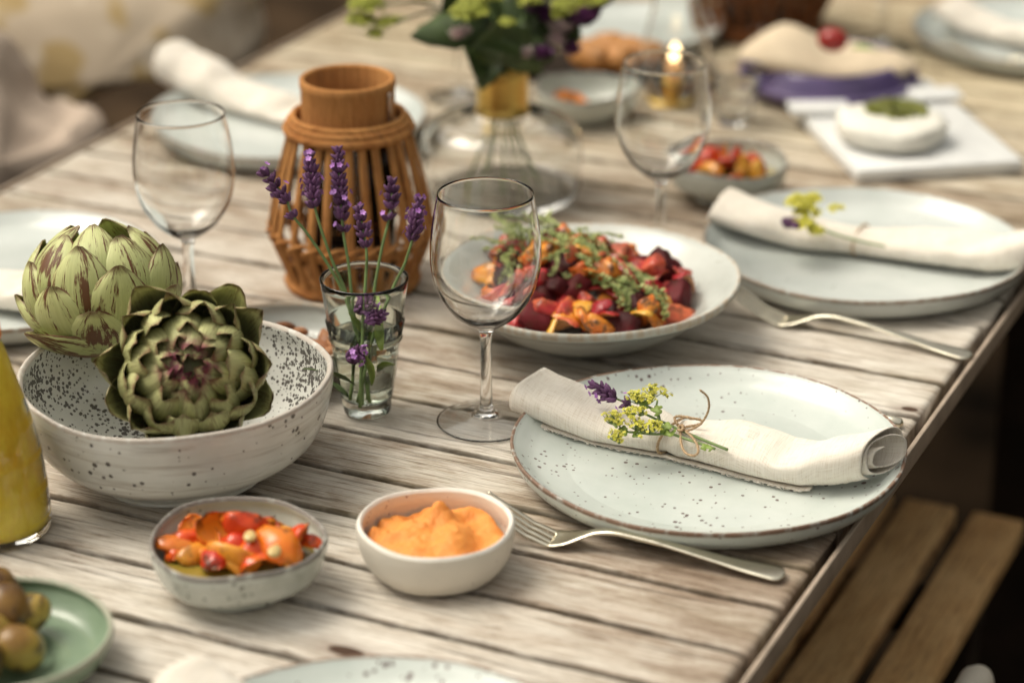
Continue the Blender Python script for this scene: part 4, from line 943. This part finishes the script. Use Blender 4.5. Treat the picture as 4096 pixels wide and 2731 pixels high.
# ------------------------------------------------------------------ cutlery
def fork_mesh(L):
    """tines at x=0, handle end at x=L, upright side up"""
    mb = MB(); T = .0022
    zc = lambda x: float(np.interp(x/L, [0, .06, .16, .24, .31, .37, .44, .60, .85, .97, 1], [.0250, .0175, .0065, .0024, .0058, .0120, .0150, .0125, .0055, .0036, .0030]))
    xs_ = np.linspace(.235*L, L, 90)
    wf = lambda x: float(np.interp(x/L, [.235, .26, .30, .34, .38, .45, .60, .80, .93, .975, .992, 1], [.0125, .0123, .0100, .0058, .0036, .0030, .0038, .0062, .0092, .0098, .0075, .002]))
    zz = np.array([zc(x) for x in xs_]); zz = np.convolve(np.pad(zz, 4, 'edge'), np.ones(9)/9, 'valid')
    G = []
    for x, z in zip(xs_, zz):
        w_ = wf(x); t_ = T*(1.15 if .36 < x/L < .6 else .85); dish = .0022*max(0, 1-abs(x/L-.25)/.07)
        prof_ = [(-1, 0), (-.92, .45), (-.6, .52-.12*(x/L > .7)), (0, .5), (.6, .52-.12*(x/L > .7)), (.92, .45), (1, 0), (.92, -.45), (.5, -.5), (-.5, -.5), (-.92, -.45)]
        G.append([(x, w_*a_, z+t_*b_-dish*(1-a_*a_)+.0) for a_, b_ in prof_])
    b = mb.n; mb.grid(G, cv=True); mb.f.append(tuple(b+i for i in range(11))); mb.f.append(tuple(b+(89)*11+10-i for i in range(11)))
    x0 = np.linspace(0, .245*L, 26); z0 = np.array([zc(x) for x in x0]); 
    for k in range(4):
        yk = -.0094+.00627*k; pts = []
        G = []
        for x, z in zip(x0, z0):
            f_ = min(1, x/.02); w_ = .0009+.0011*f_; t_ = .0007+.0006*f_; dish = .0022*max(0, 1-abs(x/L-.25)/.07)
            yy = yk*(1-.05*(1-x/(.245*L))); G.append([(x, yy+w_*a_, z+t_*b_-dish*(1-(yy/.0125)**2)) for a_, b_ in ((-1, 0), (-.7, .8), (.7, .8), (1, 0), (.7, -.8), (-.7, -.8))])
        b = mb.n; mb.grid(G, cv=True); mb.f.append(tuple(b+i for i in range(6))); mb.f.append(tuple(b+25*6+5-i for i in range(6)))
    return mb
FG = 'champagne coloured forks beside the plates'
fA, fB = at(1935, 1990, TZ+.025), at(3138, 2303, TZ+.003); LF = float(np.linalg.norm((fB-fA)[:2])); print('fork length', LF)
fk = fork_mesh(LF).build('fork', M_GOLDFORK); place_axis(fk, (fA[0], fA[1], TZ+.0004), fB); tag(fk, 'champagne metal fork between the dip bowl and the speckled plate', 'fork', FG)
f2B = at(3885, 1428, TZ+.003); f2A = at(2870, 1180, TZ+.014); d_ = (f2B-f2A)[:2]; d_ /= np.linalg.norm(d_)
f2 = dup(fk, (f2B[0]-d_[0]*LF, f2B[1]-d_[1]*LF, TZ+.0004), (0, 0, math.atan2(d_[1], d_[0])), label='fork with tines tucked under the serving dish rim')
q = at(3780, 240); dup(fk, (q[0], q[1], TZ+.0004), (0, 0, -.05), label='blurred fork near the far right corner plate')
kn_ = MB(); kn_.tube([(0, 0, .0035), (-.002, 0, .0035), (-.01, 0, .0035), (-.09, 0, .0035), (-.095, 0, .0035)], [.001, .004, .0046, .0035, .003], 12); 
kb = MB(); kb.box((-.145, .0, .004), (.10, .016, .0014), .0005)
kr = thing('table_knife', 'metal knife with only its handle tip peeping past the speckled plate', 'knife', tuple(at(3612, 1712, TZ+.0)), -.02)
kn_.build('handle', M_GOLDFORK, kr); kb.build('blade', M_GOLDFORK, kr)

# ------------------------------------------------------------------ bamboo lanterns
def lantern(name, label, c, mat, sc=1.0, rz=0.0):
    root = thing(name, label, 'lantern', (c[0], c[1], TZ+.0004), rz); root.scale = (sc,)*3
    def ring(z, R, r, n=60, tl=0): 
        mb = MB(); t = np.linspace(0, 2*pi, n); mb.tube(np.stack([R*np.cos(t), R*np.sin(t), z+tl*np.sin(t)], 1), r, 8, (0, 0, random.random()), caps=False); return mb
    mb = MB()
    for z, R, r in ((.1420, .0485, .0035), (.1370, .0505, .0042), (.1465, .0455, .0030)):
        t = np.linspace(0, 2*pi, 80); mb.tube(np.stack([R*np.cos(t), R*np.sin(t), 0*t+z], 1), r, 8, (0, 0, random.random()), caps=False)
    mb.build('neck_ring', mat, root)
    MB().lathe([(.0345, .140), (.0345, .1500), (.0345, .1765), (.0352, .1785), (.0375, .1790), (.0392, .1780), (.0392, .1720), (.0385, .1700), (.0385, .150), (.0385, .140)], 80).build('collar', mat, root)
    n = 26
    rib = cr([(.0485, .138), (.0555, .112), (.0620, .086), (.0670, .060), (.0680, .050), (.0635, .034), (.0545, .012), (.0525, .004)], 5)
    G = [[(r-.0008, -.0034, z), (r+.0009, -.0036, z), (r+.0015, 0, z), (r+.0009, .0036, z), (r-.0008, .0034, z)] for r, z in rib]
    mb = MB(); A = np.zeros((len(G), 5, 3)); A[..., 2] = .5; mb.grid(G, A, cv=True); r0 = mb.build('rib', mat, root); r0.location = (0, 0, 0)
    for k in range(1, n):
        cc_ = r0.copy(); COL.objects.link(cc_); cc_.parent = root; cc_.rotation_euler = (0, 0, 2*pi*k/n+.03*sin(k*4))
    mb = MB(); t = np.linspace(0, 2*pi, 260)
    mb.tube(np.stack([(.0675+.0022*np.cos(t*13))*np.cos(t), (.0675+.0022*np.cos(t*13))*np.sin(t), .0500+.0032*np.sin(t*13)], 1), .0019, 7, (0, 0, .7), caps=False)
    mb.tube(np.stack([(.0675-.0022*np.cos(t*13))*np.cos(t), (.0675-.0022*np.cos(t*13))*np.sin(t), .0500-.0032*np.sin(t*13)], 1), .0019, 7, (0, 0, .2), caps=False)
    mb.tube(np.stack([.0640*np.cos(t), .0640*np.sin(t), 0*t+.042], 1), .0024, 7, (0, 0, .4), caps=False); mb.build('waist_ring', mat, root)
    mb = MB()
    for z, R, r in ((.0045, .0535, .0042), (.010, .0520, .003)): mb.tube(np.stack([R*np.cos(t), R*np.sin(t), 0*t+z], 1), r, 8, (0, 0, random.random()), caps=False)
    mb.build('base_ring', mat, root)
    MB().lathe([(0, .0035, 0), (.051, .0035, 0), (.051, .0065, 0), (0, .0065, 0)], 40).build('base_board', mat, root)
    MB().lathe([(0, .0075), (.036, .0075), (.037, .010), (.037, .134), (.0358, .134), (.0358, .010), (.035, .009), (0, .009)], 48).build('glass_liner', M_GLASS, root)
    for a_ in (2.5, 2.5+pi):
        mb = MB(); x, y_ = .0408*cos(a_+AZ), .0408*sin(a_+AZ); mb.tube([(x, y_, .142), (x, y_, .168), (x*1.02, y_*1.02, .172)], .0019, 8); mb.build('handle_pin', simple('steel pin', (.55, .45, .38), .35, .05, Metallic=.9), root)
    return root
LC = at(1412, 1128)
lantern('bamboo_lantern', 'honey coloured bamboo rib lantern behind the lavender tumbler', LC, M_BAMBOO, 1.0, .1)
l2 = at(3035, 118); lantern('bamboo_lantern', 'dark brown bamboo lantern cut off at the top beside the candle', l2, M_BAMBOO2, 1.25, .4)

# ------------------------------------------------------------------ glass vase with brass neck and bouquet
VC = at(2010, 776)
vs = thing('glass_vase', 'round shouldered clear glass vase with a brass collar', 'vase', (VC[0], VC[1], TZ+.0006))
vo = cr([(0, .0), (.060, .0), (.0695, .003), (.0720, .012), (.0735, .035), (.0735, .050), (.0690, .063), (.055, .0725), (.036, .0765), (.0240, .0800), (.0215, .086), (.0212, .120)], 6)
vi = cr([(.0192, .120), (.0195, .087), (.0215, .0815), (.035, .0745), (.0535, .0703), (.0665, .0615), (.0709, .050), (.0709, .035), (.0695, .013), (.066, .007), (.050, .0055), (0, .0055)], 6)
MB().lathe([(max(0, r), z) for r, z in np.vstack([vo, vi])], 110).build('body', M_GLASS, vs)
MB().lathe([(.0217, .079), (.0245, .079), (.0250, .0815), (.0238, .083), (.0234, .088), (.0234, .110), (.0238, .112), (.0234, .114), (.0238, .1195), (.0232, .1215), (.0212, .1215), (.0212, .079)], 80).build('brass_collar', M_BRASS, vs)
bq = thing('flower_bouquet', 'bouquet of dark leaves, lime blossom and purple flowers in the brass necked vase', 'bouquet', (VC[0], VC[1], TZ+.02))
org = np.array([VC[0], VC[1], TZ+.02]); rr = random.Random(21); ZV = 2.185; top = np.array([0, 0, .105])
sm_ = MB()
for k in range(9): a_ = k*.7+.3; sm_.tube(cr([(.035*cos(a_), .035*sin(a_), -.010), (.006*cos(a_), .006*sin(a_), .062), (.004*cos(a_+2), .004*sin(a_+2), .100), (.02*cos(a_+3), .02*sin(a_+3), .15)], 6), .0010, 6, (0, 0, .2))
sm_.build('stems', M_STEM, bq)
vl = lambda x, y_, dz=0: ray(x, y_, ZV+dz)-org
def big_leaf(a, b, wd, mat=M_DLEAF, nm='leaf', tw=0.0):
    a, b = np.array(a), np.array(b); d = b-a; L_ = np.linalg.norm(d); mb = leaf_geo(L_, wd, rr.random()*9, .3, 12)
    o = mb.build(nm, mat, bq, solid=.0005); dv = Vector(d).normalized(); side = dv.cross(Vector(FW)).normalized(); side = (Matrix.Rotation(tw, 3, dv) @ side); nr = side.cross(dv)
    M_ = Matrix((side, dv, nr)).transposed().to_4x4(); M_.translation = Vector(a); o.matrix_local = M_
for (x0, y0, x1, y1, wd, dz, tw) in ((1960, 60, 1640, 185, .020, -.02, .3), (2000, 250, 1870, 150, .022, -.02, .2), (2030, 280, 1980, 90, .030, -.035, .1), (2010, 285, 2110, 120, .028, -.03, -.3), (2050, 270, 2200, 190, .020, -.01, .5), (1950, 270, 1850, 240, .022, -.02, .4), (2060, 100, 2180, -40, .03, .0, .2), (1990, 100, 2010, -60, .03, .01, .6), (1930, 120, 1860, -60, .028, .02, .2),
    (2100, 90, 2300, 60, .022, .02, .7), (2080, 280, 2150, 60, .028, .0, .1), (1900, 60, 1760, -30, .025, .0, .2), (2200, 60, 2330, 160, .014, .0, .4), (2020, 290, 1930, 200, .03, -.03, 0), (2030, 290, 2080, 190, .03, -.035, .1), (2000, 290, 2010, 200, .026, -.04, 0), (2250, 30, 2420, -40, .02, .0, .4)):
    y0 -= 28 if y0 >= 240 else 0; big_leaf(vl(x0, y0, dz), vl(x1, y1, dz+rr.uniform(-.02, .02)), wd, M_DLEAF, 'leaf', tw)
for (x, y_, R, n, dz) in ((1470, 30, .016, 90, .02), (1445, 90, .012, 60, .02), (1540, 100, .010, 40, .02), (1500, 140, .008, 30, .02), (1585, 85, .007, 14, .02), (1880, 60, .016, 110, -.05), (1900, 10, .014, 70, -.03), (1960, -10, .012, 60, -.05), (2030, 95, .006, 20, -.06), (2280, 40, .016, 90, -.02), (2240, 60, .010, 40, -.02), (2370, 5, .014, 70, -.02), (2420, -20, .012, 50, 0), (1700, -20, .014, 60, 0), (2120, 10, .010, 40, -.03), (1660, -60, .02, 80, 0)):
    f_ = MB(); s_ = MB(); cluster(f_, s_, vl(x, y_, dz), R*1.15, int(n*1.5), rr, .0040); f_.build('lime_blossom', M_LIME, bq)
s_ = MB()
for (x, y_, dz) in ((1470, 30, .02), (1540, 100, .02), (1880, 60, -.05), (2280, 40, -.02), (2370, 5, -.02), (2390, 60, 0), (2140, 240, -.02)): s_.tube(cr([(0, 0, .10), tuple((vl(x, y_, dz)+np.array([0, 0, .10]))*.5+np.array([0, 0, .03])), tuple(vl(x, y_, dz))], 8), .0012, 6, (0, 0, .3))
s_.build('stalks', M_DLEAF, bq)
M_DPUR = mat_rnd('dark purple petals', (.06, .014, .065), (.20, .06, .19), .6); M_PINK = mat_rnd('pale pink petals', (.50, .36, .38), (.55, .52, .46), .6)
def bloom(c_, R, mat, nm, n=14):
    mb = MB()
    for k in range(n):
        a_ = k*2.4; e = .2+1.1*k/n; d = np.array([cos(a_)*cos(e), sin(a_)*cos(e), sin(e)]); u = np.cross(d, (0, .1, 1)); u /= np.linalg.norm(u)
        G = [[c_+d*R*v+u*R*.45*sin(pi*(.1+.8*v))*s_+np.array([0, 0, .2*R*v*v]) for s_ in (-1, 0, 1)] for v in np.linspace(0, 1, 5)]
        mb.grid(G, (0, 0, rr.random()))
    mb.build(nm, mat, bq)
for (x, y_, R, dz, mt_, nm) in ((2200, 95, .012, 0, M_DPUR, 'purple_bloom'), (2330, 105, .015, -.01, M_DPUR, 'purple_bloom'), (2360, 60, .012, .01, M_DPUR, 'purple_bloom'), (2170, 238, .009, -.03, M_DPUR, 'purple_bloom'), (2110, 232, .007, -.035, M_PINK, 'pink_bloom'), (2285, 220, .009, .01, M_DPUR, 'purple_bloom'), (2400, 30, .014, .02, M_DPUR, 'purple_bloom'), (1830, 158, .008, -.04, M_PINK, 'pink_bloom'), (1860, 140, .006, -.04, M_PINK, 'pink_bloom'), (2240, 140, .012, .0, M_PINK, 'pink_bloom'), (2225, 185, .009, .0, M_PINK, 'pink_bloom'), (2150, 60, .012, .0, M_DPUR, 'purple_bloom')):
    bloom(vl(x, y_, dz-.01), R*1.35, mt_, nm)

# ------------------------------------------------------------------ juice bottle, green plate with potatoes
JB = at(-62, 2225)-np.append(FH[:2]*-.038, 0)
jb = thing('juice_bottle', 'swing top glass bottle of cloudy yellow juice cut off at the left', 'bottle', (JB[0], JB[1], TZ+.0006))
M_JUICE = Mt('cloudy yellow juice'); n_ = M_JUICE.mr(M_JUICE.noise(M_JUICE.sv(M_JUICE.obj(), (1, 1, .5)), 40.0, 6, .7), .35, .65)
M_JUICE = M_JUICE.fin(Base_Color=M_JUICE.mix(n_, (.78, .46, .015), (.98, .78, .07)), Roughness=.5)
M_BOTTLE = mat_glass('bottle glass', (1, 1, .98), 0.0, 1.33)
MB().lathe([(r, z) for r, z in cr([(0, 0), (.034, 0), (.0392, .004), (.0402, .012), (.0392, .034), (.0368, .058), (.0322, .080), (.0252, .105), (.0185, .128), (.0150, .140), (.0135, .155), (.0130, .168)], 6)]+[(r, z) for r, z in cr([(.0112, .168), (.0117, .155), (.0132, .140), (.0167, .128), (.0234, .105), (.0304, .080), (.0350, .058), (.0374, .034), (.0382, .012), (.036, .006), (0, .005)], 6)], 90).build('glass_body', M_BOTTLE, jb)
MB().lathe([(0, .0049), (.036, .0058), (.0383, .012), (.0375, .034), (.0351, .058), (.0305, .080), (.0235, .105), (.0168, .128), (.0150, .136), (0, .136)], 80).build('juice', M_JUICE, jb)
M_ORB = simple('orange rubber seal', (.72, .20, .015), .45, .06)
MB().lathe([(0, .1645), (.0125, .1645), (.0142, .167), (.0145, .174), (.0125, .181), (.006, .184), (0, .185)], 50).build('stopper', M_ORB, jb)
MB().lathe([(.0152, .139), (.0165, .141), (.0152, .153), (.0136, .155)], 50).build('seal_band', M_ORB, jb)
MB().tube([(.0150, 0, .140), (.0175, 0, .150), (.0165, 0, .165), (.010, 0, .183)], .0011, 6).build('wire_clip', M_STRIP, jb)
jb.scale = (.94, .94, 1.0)
GP = at(-10, 2545, .775)
gp = MB().lathe(bowl_prof(.0690, .028, .5, .0035), 120, wobf(.004, .003, .001, 2)); tag(gp.build('green_dish', M_GREEN, loc=(GP[0], GP[1], TZ+.0006)), 'sage green dish at the lower left corner', 'dish')
spots = []
for (x, y_, h, s) in ((75, 2590, .024, 1.15), (120, 2450, .026, .95), (20, 2440, .032, 1.2), (-60, 2560, .028, 1.2), (-40, 2430, .03, 1.1), (-20, 2350, .03, 1.0), (30, 2530, .02, 1.1), (-110, 2480, .03, 1.1), (-80, 2650, .026, 1.1), (20, 2360, .026, .8)):
    p = at(x, y_, TZ+h); spots.append((0, tuple(p), (R_(0, 6), R_(0, 6), R_(0, 6)), s))
V, F = ICO[3]; pv = np.array([p*np.array([1.2, 1, .95])*(1+.06*nz(p, 1.5, 3))*.0125 for p in V])
scatter({0: (MB().add(pv, F, (0, 0, 0)), M_POT)}, spots, 'baby_potato', 'yellow brown roast baby potato piled on the sage green dish', 'potato', 'baby potatoes on the green dish')

# ------------------------------------------------------------------ marble board with cheese
cs = [at(3322, 742)[:2], at(3998, 698)[:2], at(3790, 358)[:2], at(3195, 392)[:2]]
bc = sum(cs)/4; M_MARB = Mt('white marble'); n_ = M_MARB.noise(M_MARB.obj(), 14.0, 5, .6, 1.5)
M_MARB = M_MARB.fin(Base_Color=M_MARB.mix(M_MARB.mr(n_, .47, .55), (.74, .745, .735), (.68, .685, .68)), Roughness=.3)
ed = (cs[1]-cs[0]+cs[2]-cs[3])/2; ang = math.atan2(ed[1], ed[0]); wdt = np.linalg.norm(ed); hgt_ = np.linalg.norm((cs[3]-cs[0]+cs[2]-cs[1])/2); print('board', wdt, hgt_)
bd = MB().box((0, 0, .007), (wdt, hgt_, .012), .002); tag(bd.build('marble_board', M_MARB, loc=(bc[0], bc[1], TZ+.0004), rotz=ang), 'square white marble board under the round cheese', 'board')
CZ = TZ+.0138; cc_ = at(3560, 560, CZ)
V, F = ICO[4]; v_ = V.copy(); v_ = np.sign(v_)*np.abs(v_)**np.array([.95, .95, .45]); v_ = v_*np.array([.053, .053, .0135])+np.array([0, 0, .0135])
v_ = np.array([p*(1+.10*nz(p, 38, 2)+.05*nz(p, 110, 5)) for p in v_]); v_[:, 2] = np.maximum(v_[:, 2], .0002)
tag(MB().add(v_, F).build('soft_cheese', simple('creamy cheese', (.74, .72, .65), .6, .06, 50, .4), loc=tuple(cc_)), 'round soft cream cheese on the marble board', 'cheese')
hb = MB(); rr = random.Random(6)
for i in range(1100):
    a_, r_ = rr.uniform(0, 6.3), .030*sqrt(rr.random()); p = np.array([r_*cos(a_), r_*sin(a_), .0270+rr.uniform(0, .012)*(1-r_/.033)]); d = np.array([rr.uniform(-1, 1) for _ in range(3)])*.003; u = np.array([rr.uniform(-1, 1) for _ in range(3)])*.002
    hb.add([p-d, p+u, p+d, p-u], [(0, 1, 2, 3)], (0, 0, rr.random()))
hq = cc_+np.append(FH[:2]*.012+RT[:2]*.006, -.0005)
tag(hb.build('herb_topping', mat_rnd('chopped herbs', (.18, .21, .04), (.42, .42, .13), .7), loc=tuple(hq)), 'chopped green herbs heaped on the round cheese', 'herbs', kind='stuff')
q = at(3275, 440, TZ+.016); b_ = MB().box((0, 0, 0), (.062, .036, .005), .002, seg=3); o = b_.build('butter_knife', M_MARB, loc=(q[0], q[1], TZ+.0185), rotz=AZ*1.0+.05); o['label'] = 'small white porcelain slab on the back left corner of the marble board'; o['category'] = 'slab'; o.name = 'porcelain_slab'
q = at(3740, 385, TZ+.016); b_ = MB().box((0, 0, 0), (.050, .034, .005), .002, seg=3); o = b_.build('porcelain_slab', M_MARB, loc=(q[0], q[1], TZ+.0185), rotz=AZ+.1); tag(o, 'small white porcelain slab on the back right corner of the marble board', 'slab')

# ------------------------------------------------------------------ purple dish with bread
PC = at(3310, 290, TZ+.02)
MBp = MB().lathe(dish_prof(.092, .019), 100, lambda t: (1+.02*sin(3*t), 0)); tag(MBp.build('purple_dish', M_PURPLE, loc=(PC[0], PC[1], TZ+.0006)), 'blue violet dish holding a pale loaf beyond the marble board', 'dish')
V, F = ICO[4]; v_ = []
for p in V:
    x, y_, z = p; x2 = x*.092; y2 = y_*.064*(1-.25*x); z2 = (.5+.5*z)**.9*(.030+.022*math.exp(-((x+.55)/.38)**2))
    v_.append((x2*(1+.03*nz(p, 2, 5)), y2, z2+.012+.002*nz(p, 4, 3)))
lo = MB().add(v_, F).build('pale_loaf', simple('floured bread crust', (.62, .51, .37), .85, .12, 26, .3), loc=(PC[0], PC[1], TZ+.004), rotz=AZ-.12); tag(lo, 'pale cream flatbread loaf humped at one end in the purple dish', 'bread')
q = ray(3330, 160, 2.44); V, F = ICO[3]
o = MB().add(V*np.array([.016, .013, .0125]), F).build('cherry_tomato', simple('red tomato skin', (.28, .014, .010), .3, .1), loc=tuple(q)); tag(o, 'single red cherry tomato on top of the pale loaf', 'tomato')
q = ray(3405, 195, 2.43); o = leaf_geo(.03, .007, 2).build('basil_leaf', M_LEAF, loc=tuple(q), solid=.0004); o.rotation_euler = (.1, 0, -1.2); tag(o, 'green leaf beside the red tomato on the pale loaf', 'leaf')

# ------------------------------------------------------------------ bread rolls on a dark tray, candle, tumbler
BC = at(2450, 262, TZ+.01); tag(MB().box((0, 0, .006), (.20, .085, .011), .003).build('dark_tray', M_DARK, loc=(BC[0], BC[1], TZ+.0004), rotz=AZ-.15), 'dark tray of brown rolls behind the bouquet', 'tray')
m_br = simple('golden brown crust', (.42, .19, .055), .6, .35, 40, .4)
spots = []
for (x, y_, s) in ((2350, 215, 1.0), (2440, 195, 1.1), (2520, 205, 1.0), (2590, 215, .9), (2400, 225, .85), (2480, 228, .9)):
    p = at(x, y_, TZ+.03); spots.append((0, tuple(p), (0, 0, R_(0, 6)), s))
scatter({0: (MB().add(np.array([p*np.array([.023, .019, .016])*(1+.08*nz(p, 2, 3)) for p in V]), F), m_br)}, spots, 'bread_roll', 'golden brown bread roll on the dark tray', 'bread', 'bread rolls on the dark tray')
CC = at(2695, 400); cn = thing('candle_holder', 'lit candle on brass foot inside a tall clear glass chimney', 'candle', (CC[0], CC[1], TZ+.0004))
MB().lathe([(r, z) for r, z in cr([(0, 0), (.030, 0), (.031, .003), (.018, .006), (.008, .010), (.010, .014), (.013, .018), (.0125, .022), (0, .022)], 5)], 50).build('brass_foot', M_BRASS, cn)
wax = Mt('candle wax').fin(Base_Color=(.72, .48, .26), Roughness=.4, Subsurface_Weight=.5, Subsurface_Radius=(.02, .012, .005), Emission_Color=(1, .50, .18, 1), Emission_Strength=.25)
MB().lathe([(0, .022), (.0092, .022), (.0092, .0395), (.0085, .0405), (.004, .0395), (0, .0395)], 40).build('wax', wax, cn)
fm = Mt('flame').fin(Base_Color=(0, 0, 0), Emission_Color=(1, .74, .38, 1), Emission_Strength=5.0)
MB().lathe([(0, .0415), (.0034, .043), (.0056, .047), (.0056, .051), (.0036, .056), (.0014, .060), (0, .0615)], 20).build('flame', fm, cn)
MB().lathe([(.0300, .006), (.0315, .006), (.036, .030), (.036, .055), (.029, .078), (.024, .100), (.024, .190), (.0228, .190), (.0228, .100), (.0278, .078), (.0348, .055), (.0348, .030), (.0300, .006)], 70).build('glass_chimney', M_GLASS, cn)
q = at(2935, 495); wt = tumbler(None).build('tumbler', M_GLASS, loc=(q[0], q[1], TZ+.0006)); wt.scale = (.9, .9, .55); tag(wt, 'low clear tumbler between the candle and the marble board', 'glass')
